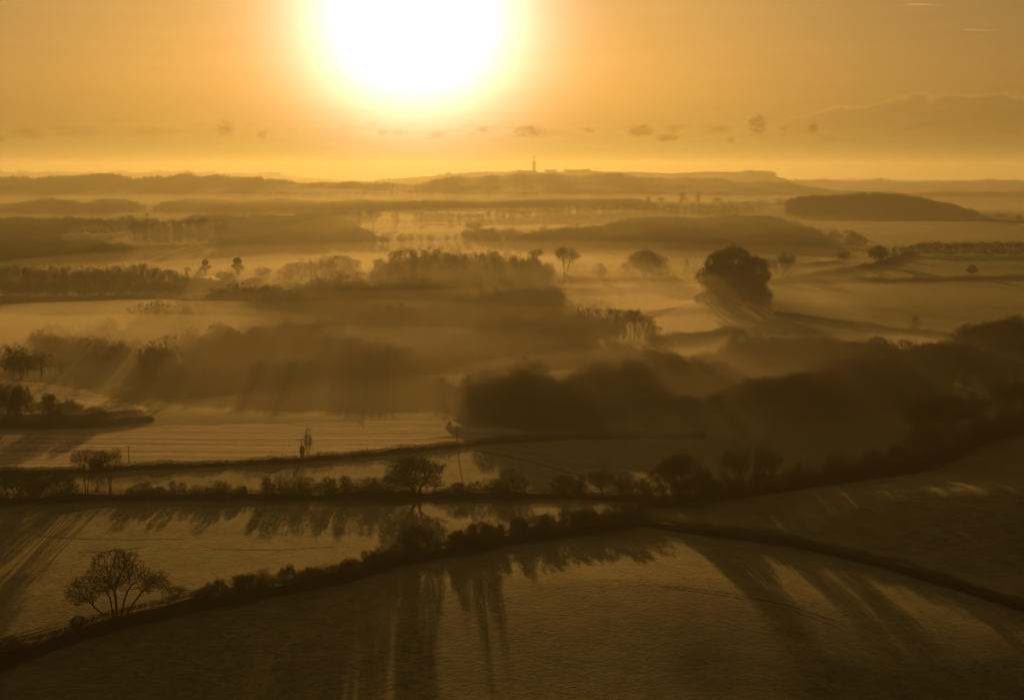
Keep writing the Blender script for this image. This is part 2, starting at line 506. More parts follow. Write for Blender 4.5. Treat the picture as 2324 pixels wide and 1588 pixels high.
# picture polygons of the fields (turned into ground positions), values (pale, stripes, scrub)
FIELDS = [
    ([(-300, 1500), (0, 1500), (300, 1405), (640, 1330), (950, 1255), (1460, 1180), (1560, 1195), (1800, 1220), (2000, 1270), (2200, 1330), (2700, 1400), (2700, 1800), (-300, 1800)], (0.50, 0.0, 0.0)),
    ([(-300, 1135), (600, 1125), (1260, 1125), (1460, 1175), (950, 1250), (640, 1322), (270, 1400), (-300, 1540)], (0.5, 0.0, 0.0)),
    ([(-300, 1085), (0, 1072), (640, 1047), (1100, 1005), (1330, 1075), (1300, 1122), (-300, 1133)], (0.50, 0.0, 0.0)),
    ([(1100, 1005), (1330, 1000), (1900, 1000), (1880, 1080), (1480, 1118), (1330, 1078)], (0.42, 0.0, 0.0)),
    ([(1480, 1125), (1880, 1092), (2050, 1066), (2200, 1006), (2700, 930), (2700, 1390), (2200, 1325), (1800, 1215), (1500, 1185)], (0.50, 0.0, 0.0)),
    ([(-300, 980), (250, 965), (330, 945), (330, 925), (170, 880), (-300, 850), (-300, 1068), (300, 1055), (640, 1040), (900, 1018), (1200, 985), (1100, 955), (500, 965)], (1.15, 1.0, 0.0)),
    ([(-300, 850), (0, 862), (170, 880), (330, 925), (340, 950), (200, 925), (0, 900), (-300, 900)], (1.4, 0.8, 0.0)),
    ([(1290, 640), (1600, 638), (1610, 700), (1350, 700)], (1.3, 0.15, 0.0)),
    ([(1480, 720), (1620, 712), (1720, 735), (1690, 752), (1500, 768), (1470, 768)], (1.4, 0.4, 0.0)),
    ([(1730, 650), (1950, 636), (2700, 632), (2700, 775), (2100, 752), (1900, 722), (1740, 700)], (0.20, 0.25, 0.0)),
    ([(1890, 624), (2000, 606), (2080, 580), (2700, 582), (2700, 624), (1960, 630)], (0.30, 0.2, 0.0)),
    ([(1860, 500), (2700, 504), (2700, 548), (2080, 548), (1990, 560), (1940, 540)], (0.4, 0.5, 0.0)),
]

def ground_material():
    m, B, out = new_mat('ground_turf')
    p = B.n('ShaderNodeBsdfPrincipled')
    at = B.n('ShaderNodeAttribute', attribute_name='land')
    sp = B.n('ShaderNodeSeparateColor'); B.put(sp.inputs[0], at.outputs['Color'])
    pale, stripe, scrub = sp.outputs
    g = B.n('ShaderNodeNewGeometry')
    P = g.outputs['Position']
    mp = B.n('ShaderNodeMapping'); B.put(mp.inputs[0], P)
    mp.inputs['Rotation'].default_value = (0, 0, math.radians(-14))
    mp.inputs['Scale'].default_value = (0.004, 0.22, 0.05)
    n_line = B.noise(mp.outputs[0], 1.0, 4.0, 0.65)
    mp2 = B.n('ShaderNodeMapping'); B.put(mp2.inputs[0], P)
    mp2.inputs['Rotation'].default_value = (0, 0, math.radians(8))
    mp2.inputs['Scale'].default_value = (1.1, 1.9, 1.0)
    n_tuft = B.noise(mp2.outputs[0], 0.60, 6.0, 0.72)
    n_big = B.noise(P, 0.02, 4.0, 0.55)
    n_mid = B.noise(P, 0.13, 4.0, 0.6)
    n_fine = B.noise(P, 3.0, 3.0, 0.6)
    n_t2 = B.smooth(n_tuft, 0.40, 0.60)
    green = B.mix(B.smooth(n_mid, 0.3, 0.7), (0.125, 0.146, 0.036, 1), (0.190, 0.198, 0.056, 1))
    frost = B.mix(B.smooth(n_mid, 0.3, 0.7), (0.30, 0.235, 0.145, 1), (0.44, 0.36, 0.235, 1))
    f = B.m('ADD', pale, B.m('MULTIPLY', B.m('SUBTRACT', n_big, 0.5), 0.5))
    f = B.m('ADD', f, B.m('MULTIPLY', B.m('SUBTRACT', n_t2, 0.5), 0.75), clamp=True)
    col = B.mix(f, green, frost)
    ls = B.m('MULTIPLY', stripe, B.smooth(n_line, 0.40, 0.60))
    col = B.mix(B.m('MULTIPLY', ls, 0.65), col, (0.085, 0.062, 0.036, 1))
    col = B.mix(scrub, col, (0.04, 0.028, 0.016, 1))
    col = B.scale(col, B.m('ADD', 1.0, B.m('MULTIPLY', B.m('MAXIMUM', B.m('SUBTRACT', pale, 0.6), 0.0), 1.1)))
    B.put(p.inputs['Base Color'], col)
    p.inputs['Roughness'].default_value = 0.9
    B.put(p.inputs['Specular IOR Level'], B.m('MULTIPLY', pale, 0.10))
    hgt = B.m('ADD', B.m('MULTIPLY', n_tuft, 1.7), B.m('MULTIPLY', n_fine, 0.12))
    hgt = B.m('ADD', hgt, B.m('MULTIPLY', n_mid, 1.1))
    hgt = B.m('ADD', hgt, B.m('MULTIPLY', B.m('MULTIPLY', n_line, stripe), 2.5))
    b = B.n('ShaderNodeBump'); b.inputs['Strength'].default_value = 0.85; b.inputs['Distance'].default_value = 0.7
    B.put(b.inputs['Height'], hgt); B.put(p.inputs['Normal'], b.outputs[0])
    B.l.new(p.outputs[0], out.inputs[0])
    return m
M_GROUND = ground_material()
build_ground()

# ------------------------------------------------------------------ trees (space colonisation)
def grow(att, seeds, step, infl, kill, rng, iters=160, trop=0.05):
    nodes = [np.array(s[0], float) for s in seeds]
    par = [s[1] for s in seeds]
    N = np.array(nodes)
    A = att.copy()
    d = np.linalg.norm(A[:, None] - N[None], axis=2)
    near = d.argmin(1); dist = d.min(1)
    P = list(par)
    for it in range(iters):
        act = dist < infl
        if not act.any():
            if len(dist) < 12: break
            act = dist < dist.min() * 1.15
        ids = near[act]
        vec = A[act] - N[ids]
        vec /= np.linalg.norm(vec, axis=1, keepdims=True) + 1e-9
        acc = np.zeros((len(N), 3)); np.add.at(acc, ids, vec)
        u = np.unique(ids)
        dv = acc[u] + rng.normal(0, 0.17, (len(u), 3)); dv[:, 2] += trop
        dv /= np.linalg.norm(dv, axis=1, keepdims=True) + 1e-9
        new = N[u] + dv * step
        base = len(N)
        N = np.concatenate([N, new]); P.extend(u.tolist())
        dd = np.linalg.norm(A[:, None] - new[None], axis=2)
        k = dd.argmin(1); dm = dd.min(1)
        better = dm < dist
        near[better] = base + k[better]; dist[better] = dm[better]
        keep = dist > kill
        A = A[keep]; near = near[keep]; dist = dist[keep]
        if len(A) == 0 or len(N) > 9000: break
    return N, np.array(P)

def radii(N, P, tip, expo=2.3):
    n = len(N)
    s = np.zeros(n)
    for i in range(n - 1, -1, -1):
        if s[i] == 0: s[i] = tip ** expo
        if P[i] >= 0: s[P[i]] += s[i]
    return s ** (1 / expo)

def env_points(rng, n, lobes, shell=0.0):
    """lobes: (cx, cy, cz, rx, ry, rz, weight)"""
    w = np.array([l[6] for l in lobes]); w = w / w.sum()
    out = []
    for l, c in zip(lobes, (w * n).astype(int)):
        v = rng.normal(0, 1, (c, 3)); v /= np.linalg.norm(v, axis=1, keepdims=True)
        r = rng.uniform(shell, 1, c) ** (1 / 3.0)
        p = v * r[:, None] * np.array(l[3:6]) + np.array(l[:3])
        out.append(p)
    p = np.concatenate(out)
    return p

def make_tree(seed, natt, lobes, stems, step, tip, twigs, twl, tww, infl=None, kill=None, zmin=0.02, blade=False, hang=0.0, thr=3.0, fluff=0.8, tau=1.3):
    """everything in units of the tree's height (1). Returns trunk mesh arrays and crown mesh arrays"""
    rng = np.random.default_rng(seed)
    att = env_points(rng, natt, lobes, 0.12)
    att = att[att[:, 2] > zmin]
    q = att * 9.0 + seed * 1.7
    nz = np.sin(q[:, 0] + 1.5 * np.sin(q[:, 1])) + np.sin(q[:, 1] * 1.1 + 1.3 * np.sin(q[:, 2] * 1.2)) + np.sin(q[:, 2] * 1.3 + np.sin(q[:, 0]))
    att = att[nz > -1.25]
    seeds = []
    seeds.append(((0.0, 0.0, -0.05), -1))
    for st in stems:
        first = True
        for p in st:
            seeds.append((p, 0 if first else len(seeds) - 1)); first = False
    N, P = grow(att, seeds, step, infl or max(step * 12, 0.26), kill or step * 1.45, rng)
    R = radii(N, P, tip)
    for i in range(len(N)):                       # flare at the foot
        if P[i] < 0: R[i] *= 1.35
    ch = np.where(P >= 0)[0]
    big = R[ch] > tip * thr
    tr = ch[big]; sm = ch[~big]
    Vt, Ft = prisms(N[P[tr]], N[tr], R[P[tr]] * 0.6 + R[tr] * 0.4, R[tr], 5)
    parts = []; off = 0
    V1, F1 = prisms(N[P[sm]], N[sm], R[sm] * 1.1, R[sm], 3)
    tris = []
    # twigs
    thin = np.where(R < tip * 1.9)[0]
    mid = np.where((R >= tip * 1.9) & (R < tip * 4.0) & (N[:, 2] > zmin))[0]
    rep = np.concatenate([np.repeat(thin, twigs), np.repeat(mid, max(twigs // 2, 2))])
    n = len(rep)
    dd = N[rep] - N[np.maximum(P[rep], 0)]
    dd /= np.linalg.norm(dd, axis=1, keepdims=True) + 1e-9
    dd = dd + rng.normal(0, 0.55, (n, 3)); dd[:, 2] += 0.12 - hang
    dd /= np.linalg.norm(dd, axis=1, keepdims=True) + 1e-9
    # thin the twigs until the crown covers about what a leafless crown of its kind covers
    span = (np.percentile(N[:, 0], 97) - np.percentile(N[:, 0], 3)) * (np.percentile(N[:, 2], 97) - zmin) * 0.8
    t_branch = (2 * R[sm] * np.linalg.norm(N[sm] - N[P[sm]], axis=1)).sum() / span
    t_twig = n * 0.9 * twl * tww * (1.0 if blade else 2.0) * 0.6 / span
    fr = min(max((tau - t_branch) / t_twig, 0.05), 1.0)
    kp = rng.uniform(0, 1, n) < fr
    rep = rep[kp]; dd = dd[kp]; n = len(rep)
    L = rng.uniform(0.5, 1.3, n) * twl
    pos = N[rep] + rng.normal(0, step * fluff, (n, 3))
    if blade: V2, F2 = blades(pos, dd, L, tww, rng, len(V1))
    else: V2, F2 = cones(pos, dd, L, tww, len(V1))
    return (Vt, Ft), (np.concatenate([V1, V2]), F1, F2)

def tree_meshes(name, t, mt=None, mc=None):
    (Vt, Ft), (Vc, Fq, Fc) = t
    return (mesh_np(name + '_trunk', Vt, [Ft], mt or M_BARK), mesh_np(name + '_crown', Vc, [Fq, Fc], mc or M_TWIG))

def stem(x0, x1, z1, y0=0.0, y1=0.0, k=4, z0=-0.03):
    return [(x0 + (x1 - x0) * (i / k) ** 1.3, y0 + (y1 - y0) * i / k, z0 + (z1 - z0) * i / k) for i in range(k + 1)]

def dome(w, d=None, z0=0.25, top=1.0):
    d = d or w
    c = (z0 + top) / 2; r = (top - z0) / 2
    return [(0, 0, c, w / 2, d / 2, r, 1.0), (0, 0, z0 + (top - z0) * 0.62, w / 2 * 0.95, d / 2 * .95, (top - z0) * 0.38, 0.6)]

def cl(seed, n, rx, ry, z0, z1, r, core=0.35, lean=0.0):
    """a crown of many overlapping clumps inside an egg from z0 to z1"""
    rr = random.Random(seed)
    zc, rz = (z0 + z1) / 2, (z1 - z0) / 2
    L = [(lean * 0.5, 0, zc, (rx - r) * 0.85, (ry - r) * 0.85, (rz - r) * 0.85, core * n * 0.1)]
    for i in range(n):
        t = rr.uniform(0, 6.283); q = rr.uniform(-0.75, 1)
        k = math.sqrt(max(1 - q * q, 0)) * rr.uniform(0.75, 1.0)
        s_ = r * rr.uniform(0.7, 1.35)
        L.append((math.cos(t) * k * (rx - s_) + lean * q, math.sin(t) * k * (ry - s_), zc + q * (rz - s_), s_, s_, s_ * 0.8, (s_ / r) ** 2))
    return L

ARCH = {}
def arch(key, *a, **k):
    mt = k.pop('mt', None); mc = k.pop('mc', None)
    raw = make_tree(*a, **k)
    ARCH[key] = (tree_meshes(key, raw, mt, mc), raw)

# hero: the wide four stemmed tree at the lower left
arch('hero', 7, 7000,
     cl(3, 34, 0.42, 0.38, 0.30, 1.0, 0.13, core=1.2) + [(l[0] - 0.42, l[1], l[2] - 0.28, *l[3:]) for l in cl(5, 12, 0.26, 0.24, 0.42, 0.90, 0.09, core=1)] + [(l[0] + 0.42, l[1], l[2] - 0.12, *l[3:]) for l in cl(6, 12, 0.26, 0.25, 0.36, 0.84, 0.09, core=1)],
     [stem(-0.06, -0.10, 0.30, 0.02, 0.04), stem(-0.01, -0.02, 0.34), stem(0.04, 0.10, 0.28, -0.02, -0.05), stem(-0.08, -0.26, 0.20, -0.01, -0.05), stem(0.05, 0.18, .22, .02, .08)],
     0.0125, 0.0010, 5, 0.026, 0.0010, zmin=0.13, thr=4.5, fluff=0.5, tau=1.7)
arch('oak', 11, 3300, cl(11, 22, 0.62, 0.55, 0.22, 1.0, 0.17),
     [stem(-0.04, -0.14, 0.2), stem(0.0, 0.02, 0.22), stem(0.04, 0.14, 0.2)], 0.0202, 0.0014, 7, 0.060, 0.0024, zmin=0.14, blade=True, tau=1.5)
arch('round', 12, 2860, cl(12, 18, 0.48, 0.46, 0.20, 1.0, 0.16, core=1.5) + [(0.2, 0.1, 0.36, 0.34, 0.3, 0.28, 3), (-0.22, -0.1, 0.36, 0.32, 0.3, 0.28, 3)], [stem(0, 0.02, 0.16), stem(0, 0.06, 0.15)], 0.0216, 0.0014, 7, 0.062, 0.0026, zmin=0.08, blade=True, tau=1.5)
arch('tall', 13, 2200, cl(13, 12, 0.30, 0.28, 0.3, 1.0, 0.13, core=2) + [(0.1, 0, 0.34, 0.26, 0.22, 0.28, 4), (-0.1, 0, 0.26, 0.24, 0.2, 0.22, 4)], [stem(0, -0.01, 0.16)], 0.0209, 0.0014, 7, 0.052, 0.0026, zmin=0.06, blade=True, tau=1.3)
arch('tall2', 23, 2200, cl(23, 12, 0.33, 0.28, 0.35, 1.0, 0.13, core=2) + [(-0.12, 0, 0.40, 0.22, 0.22, 0.26, 4), (0.1, 0, 0.2, 0.28, 0.2, 0.18, 4)], [stem(0, -0.01, 0.16), stem(0, .06, .14)], 0.0209, 0.0014, 7, 0.052, 0.0026, zmin=0.05, blade=True, tau=1.3)
arch('vase', 14, 1364, cl(14, 14, 0.36, 0.32, 0.36, 1.0, 0.12), [stem(0, -0.03, 0.36, k=5), stem(0.01, 0.06, .34, k=5)], 0.0187, 0.0013, 5, 0.050, 0.0020, zmin=0.22, blade=True, tau=1.0)
arch('scrub', 15, 2420, cl(15, 24, 0.68, 0.6, -0.1, 1.0, 0.2), [stem(-0.1, -0.2, 0.15, k=2), stem(0.05, 0.12, 0.15, k=2), stem(0, 0, .12, k=2)], 0.0288, 0.0018, 8, 0.10, 0.0040, zmin=0.02, blade=True, mc=M_HEDGE, tau=2.3)
arch('scrub2', 16, 1980, cl(16, 18, 0.46, 0.42, -0.1, 1.0, 0.18), [stem(-0.1, -0.16, 0.2, k=2), stem(0.05, 0.1, 0.2, k=2)], 0.0288, 0.0018, 8, 0.10, 0.0038, zmin=0.02, blade=True, mc=M_HEDGE, tau=2.0)
arch('stub', 17, 924, [(-0.22, 0, 0.72, 0.13, 0.13, 0.26, 1), (0.16, 0, 0.66, 0.16, 0.15, 0.3, 1), (0, 0, .3, .4, .25, .3, 1.2)], [stem(-0.05, -0.15, 0.4, k=3), stem(0.05, 0.12, 0.35, k=3)],
     0.0252, 0.0022, 8, 0.08, 0.0038, zmin=0.02, blade=True, mc=M_HEDGE, tau=1.5)
arch('poplar', 18, 1144, [(0, 0, 0.55, 0.15, 0.15, 0.45, 1.0)], [stem(-0.02, -0.03, 0.15, k=2), stem(0.02, 0.03, 0.15, k=2)], 0.0238, 0.0016, 6, 0.08, 0.0030, zmin=0.06, blade=True, hang=-0.5, tau=1.1)
arch('thorn', 19, 1540, [(0, 0, 0.72, 0.42, 0.36, 0.28, 1.0), (-0.3, 0, 0.6, 0.25, 0.25, 0.2, 0.3), (.33, 0, .66, .26, .25, .2, .3)], [stem(0, 0.03, 0.42, k=4), stem(-0.03, -0.12, 0.38)],
     0.0274, 0.0016, 7, 0.080, 0.0030, zmin=0.3, blade=True, tau=1.2)
arch('birch', 20, 1144, [(0, 0, 0.55, 0.24, 0.22, 0.45, 1.0)], [stem(0, 0.01, 0.25, k=4)], 0.0238, 0.0014, 7, 0.066, 0.0026, zmin=0.12, blade=True, tau=1.1)
arch('dense', 24, 4180, cl(24, 30, 0.52, 0.5, 0.04, 1.0, 0.16, core=0.8), [stem(0, 0.02, 0.16), stem(0, -0.06, 0.16)], 0.0202, 0.0015, 9, 0.060, 0.0034, zmin=0.02, blade=True, tau=2.8)

# evergreens: many needle sprays round a trunk
def conifer(seed, profile, n, blade_l, blade_w, droop=0.2, gaps=0.0):
    rng = np.random.default_rng(seed)
    z = rng.uniform(0, 1, n * 4)
    r = np.interp(z, [p[0] for p in profile], [p[1] for p in profile])
    keep = rng.uniform(0, 1, n * 4) < (r / max(p[1] for p in profile)) ** 1.2 + 0.04
    z = z[keep][:n]; r = r[keep][:n]
    th = rng.uniform(0, 2 * math.pi, len(z))
    lump = 1 + 0.22 * np.sin(th * 3 + z * 25) + 0.15 * np.sin(th * 5 - z * 40)
    rr = r * lump * rng.uniform(0.25, 1, len(z)) ** 0.5
    ok = r > 0.01
    z, rr, th = z[ok], rr[ok], th[ok]
    P = np.stack([rr * np.cos(th), rr * np.sin(th), z], 1)
    d = np.stack([np.cos(th), np.sin(th), np.full(len(z), -droop)], 1) + rng.normal(0, 0.35, (len(z), 3))
    d /= np.linalg.norm(d, axis=1, keepdims=True)
    Vc, Fc = blades(P, d, rng.uniform(0.6, 1.2, len(z)) * blade_l, blade_w, rng)
    zz = np.linspace(-0.03, 0.92, 7)
    c = np.stack([np.zeros(7), np.zeros(7), zz], 1)
    rad = np.linspace(0.022, 0.005, 7)
    Vt, Ft = prisms(c[:-1], c[1:], rad[:-1], rad[1:], 6)
    return (Vt, Ft), (Vc, np.zeros((0, 4), int), Fc)
def arch_con(key, *a, **k):
    raw = conifer(*a, **k)
    ARCH[key] = (tree_meshes(key, raw, M_BARK, M_CONIF), raw)
arch_con('spruce', 31, [(0, 0), (0.06, 0.26), (0.3, 0.22), (0.6, 0.14), (0.9, 0.04), (1, 0.0)], 2600, 0.07, 0.012)
def pads(seed, blobs, n, bl, bw, trunk):
    rng = np.random.default_rng(seed)
    P = env_points(rng, n, blobs, 0.3)
    k = np.sin(P[:, 0] * 31 + 2 * np.sin(P[:, 2] * 23)) + np.sin(P[:, 2] * 37 + P[:, 1] * 29)
    P = P[k > -1.2]
    d = rng.normal(0, 0.7, P.shape) + np.stack([P[:, 0], P[:, 1], np.full(len(P), 0.12)], 1) * 3
    d /= np.linalg.norm(d, axis=1, keepdims=True)
    Vc, Fc = blades(P, d, rng.uniform(0.6, 1.2, len(P)) * bl, bw, rng)
    A = [t[0] for t in trunk]; Bq = [t[1] for t in trunk]
    Vt, Ft = prisms(A, Bq, np.array([t[2] for t in trunk]), np.array([t[3] for t in trunk]), 6)
    return (Vt, Ft), (Vc, np.zeros((0, 4), int), Fc)
def arch_pads(key, *a):
    raw = pads(*a)
    ARCH[key] = (tree_meshes(key, raw, M_BARK, M_CONIF), raw)
TR = [((0, 0, -0.05), (0.01, 0, 0.35), .03, .025), ((0.01, 0, 0.35), (0.0, 0, 0.85), .025, .01), ((0.01, 0, .35), (-.2, 0, .5), .012, .005), ((0.01, 0, .4), (.22, .03, .5), .012, .005)]
arch_pads('pine', 32, [(0, 0, 0.86, 0.20, 0.18, 0.13, 1.0), (-0.20, 0.03, 0.62, 0.18, 0.16, 0.09, 0.6), (0.21, 0, 0.55, 0.17, 0.16, 0.10, 0.6), (0.03, 0, 0.60, 0.18, 0.2, 0.2, 0.9), (0.02, 0, 0.36, 0.12, 0.14, 0.14, 0.4)], 3400, 0.06, 0.012, TR)
arch_pads('cedar', 33, [(0, 0, 0.80, 0.42, 0.36, 0.19, 1.0), (-0.30, 0.03, 0.58, 0.32, 0.3, 0.15, 0.7), (0.34, 0, 0.55, 0.30, 0.3, 0.17, 0.7), (0.03, 0, 0.50, 0.3, 0.3, 0.2, 0.6)], 3200, 0.06, 0.013, TR)
arch_con('ivy', 34, [(0, 0.12), (0.3, 0.24), (0.6, 0.30), (0.85, 0.22), (1, 0.05)], 2600, 0.07, 0.016, droop=-0.1)
arch_con('umbrella', 35, [(0, 0), (0.55, 0.0), (0.6, 0.42), (0.75, 0.46), (0.9, 0.34), (1, 0.08)], 1600, 0.09, 0.02, droop=-0.1)

count_tree = [0]
def place(key, name, px, py, top, width=None, label=None, cat='tree', group=None, dist=None, rz=None, plain_parts=('trunk', 'crown')):
    """stand one tree with its foot at a point of the ground and the height the photograph gives it"""
    if dist: x, y, z = at_dist(px, dist)
    else: x, y, z = ground_at(px, py)
    d = proj(x, y, z)[2]
    pyb = proj(x, y, z)[1]
    h = (pyb - top) * d / F / math.cos(PITCH)
    h = max(h, 0.6)
    (mt, mc), raw = ARCH[key]
    vc = raw[1][0]
    natural = (np.percentile(vc[:, 0], 99.5) - np.percentile(vc[:, 0], 0.5))
    ztop = np.percentile(vc[:, 2], 99.7)
    s = h / ztop
    w = s if width is None else min(max((width * d / F) / natural, s * 0.5), s * 1.9)
    e = link(name, None, loc=(x, y, z), scale=(w, w, s))
    count_tree[0] += 1
    if rz is not None: e.rotation_euler.z = rz
    link(plain_parts[0], mt, e)
    link(plain_parts[1], mc, e)
    tag(e, label, cat, group)
    return e

# --- the bare trees and bushes one can tell apart, near to far
place('hero', 'bare_tree', 268, 1408, 1243, 226, 'big wide bare tree with four stems, alone at the lower left')
place('thorn', 'hawthorn_tree', 400, 1378, 1328, 66, 'small leaning hawthorn beside the big four-stemmed bare tree')
place('ivy', 'evergreen_bush', 178, 1425, 1397, 44, 'small dark bush left of the big four-stemmed bare tree', 'bush')
place('scrub', 'bush', 25, 1490, 1443, 100, 'dark low bush in the bottom left corner', 'bush')
place('thorn', 'hawthorn_tree', 545, 1340, 1303, 56, 'low thin bush poking from the diagonal hedge right of the big bare tree', 'bush')
place('oak', 'bare_tree', 950, 1262, 1190, 96, 'fan-shaped bare tree rising from the diagonal hedge below the round oak', rz=2.2)
place('stub', 'bush', 1092, 1248, 1186, 66, 'upright ragged bush in the diagonal hedge right of the fan-shaped tree', 'bush')
place('scrub2', 'bush', 1045, 1256, 1206, 50, 'shorter bush between the fan-shaped tree and the upright ragged bush', 'bush')
place('poplar', 'sapling', 1189, 1224, 1180, 16, 'thin lone stem above the diagonal hedge', 'tree')
place('stub', 'bush', 1290, 1206, 1158, 66, 'forked ragged bush near the right end of the diagonal hedge', 'bush', rz=1.9)
place('scrub', 'bush', 1345, 1206, 1158, 80, 'dense bush left of where the hedges meet', 'bush')
place('scrub', 'bush', 1400, 1196, 1142, 90, 'broad dense bush where the diagonal hedge meets the middle hedge', 'bush', rz=1.0)
place('scrub2', 'bush', 1450, 1182, 1135, 70, 'rounded bush at the corner where three hedges meet', 'bush')

place('vase', 'bare_tree', 196, 1128, 1018, 66, 'slender bare tree leaning left, left one of the pair above the middle hedge')
place('vase', 'bare_tree', 252, 1128, 1015, 66, 'slender bare tree, right one of the pair above the middle hedge', rz=2.5)
place('birch', 'bare_tree', 222, 1128, 1028, 34, 'thin bare tree between the slender pair above the middle hedge')
place('scrub', 'bush', 140, 1132, 1068, 92, 'broad bush at the foot of the slender pair of trees', 'bush')
place('scrub', 'bush', 38, 1134, 1064, 110, 'broad bush at the left end of the middle hedge', 'bush', rz=0.8)
place('scrub2', 'bush', 85, 1134, 1080, 50, 'narrow bush between two broad bushes at the left of the middle hedge', 'bush')
place('dense', 'oak_tree', 948, 1128, 1039, 130, 'round-headed oak standing in the middle hedge')
place('round', 'bare_tree', 1365, 1128, 1062, 74, 'round bare tree in the middle hedge where the straight track ends')
place('dense', 'oak_tree', 1548, 1132, 1032, 132, 'dark broad oak at the right of the middle hedge', rz=1.1)
place('round', 'bare_tree', 1672, 1108, 1010, 84, 'wide pale bare tree, left one of two right of the dark broad oak', rz=2.3)
place('round', 'bare_tree', 1735, 1104, 1010, 90, 'wide pale bare tree, right one of two right of the dark broad oak', rz=4.0)
place('spruce', 'conifer', 1812, 1090, 1049, 30, 'small dark cone-shaped conifer right of the two wide pale trees')
place('birch', 'bare_tree', 1788, 1090, 1058, 22, 'tiny thin bare tree just left of the small cone-shaped conifer')
place('scrub2', 'bush', 1908, 1090, 1027, 66, 'square dense bush in the hedge on the right', 'bush')
place('scrub', 'bush', 1945, 1084, 1040, 50, 'low bush just right of the square dense bush', 'bush')
rng0 = random.Random(5)
g = 'shrubs along the middle hedge'
for i, (px, top, w) in enumerate([(318, 1088, 50), (362, 1092, 44), (405, 1096, 40), (452, 1095, 46), (498, 1086, 52), (545, 1096, 46), (604, 1086, 50), (655, 1082, 60),
                                  (700, 1078, 50), (742, 1072, 54), (785, 1068, 60), (828, 1070, 54), (868, 1080, 40), (1035, 1084, 54), (1078, 1090, 46), (1118, 1086, 46), (1162, 1070, 56),
                                  (1282, 1078, 46), (1316, 1080, 40), (1425, 1078, 56), (1470, 1078, 54), (1610, 1078, 60)]):
    key = ('scrub2', 'scrub', 'stub', 'scrub2')[i % 4]
    place(key, 'shrub', px, 1130 if px < 1260 else 1124, top + rng0.uniform(-5, 12), w * rng0.uniform(0.9, 1.7), 'leafless shrub in the line of similar shrubs along the middle hedge', 'shrub', g, rz=rng0.uniform(0, 6.28))
g = 'shrubs along the diagonal hedge'
base1 = [(0, 1508), (140, 1452), (270, 1415), (440, 1378), (640, 1338), (700, 1330), (800, 1308), (900, 1275), (1000, 1258), (1150, 1230), (1300, 1208), (1470, 1186)]
for i in range(24):
    px = 470 + i * 37 + rng0.uniform(-14, 14)
    pb = np.interp(px, *zip(*base1))
    place(('scrub2', 'scrub', 'stub', 'scrub')[i % 4], 'shrub', px, pb, pb - rng0.uniform(38, 58), rng0.uniform(46, 84), 'leafless shrub in the run of similar shrubs along the diagonal hedge', 'shrub', g, rz=rng0.uniform(0, 6.28))
g = 'shrubs along the hedge climbing right'
base3 = [(1480, 1150), (1560, 1138), (1700, 1120), (1880, 1096), (2050, 1072), (2130, 1050), (2200, 1012), (2260, 990), (2340, 968)]
for i in range(20):
    px = 1500 + i * 43 + rng0.uniform(-14, 14)
    pb = np.interp(px, *zip(*base3)) - 3
    place(('scrub2', 'scrub')[i % 2], 'shrub', px, pb, pb - rng0.uniform(30, 50), rng0.uniform(46, 80), 'leafless shrub in the run of similar shrubs along the hedge climbing to the right edge', 'shrub', g, rz=rng0.uniform(0, 6.28))
# poles' neighbours and hedge three
place('poplar', 'bare_tree', 700, 1036, 970, 22, 'narrow upright bare tree beside a pole at the edge of the striped field')
place('ivy', 'bush', 686, 1036, 1010, 12, 'small ivy clump at the foot of the pole beside the narrow upright tree', 'bush')
# right hand side beyond the hedge
for (px, py, top, w, l) in [(1985, 1074, 1020, 70, 'dense bush in the rising hedge, first right of the gap'), (2035, 1064, 1008, 70, 'dense bush in the rising hedge below the hillside trees'),
                            (2100, 1040, 960, 90, 'dense tall bush at the foot of the hillside trees')]:
    place('scrub', 'bush', px, py, top, w, l, 'bush', rz=rng0.uniform(0, 6))
for (px, py, top, w, key, l) in [(2095, 985, 900, 90, 'dense', 'round dark tree, leftmost of the hillside group at the right'), (2150, 975, 893, 110, 'dense', 'broad dark tree in the hillside group at the right'),
                                 (2210, 960, 888, 80, 'round', 'tree between the broad dark tree and the tall pair on the right hillside'), (2275, 950, 858, 100, 'round', 'tall round tree near the right edge on the hillside'),
                                 (2335, 940, 850, 110, 'round', 'tall tree cut by the right edge on the hillside')]:
    place(key, 'bare_tree', px, py, top, w, l, rz=rng0.uniform(0, 6))
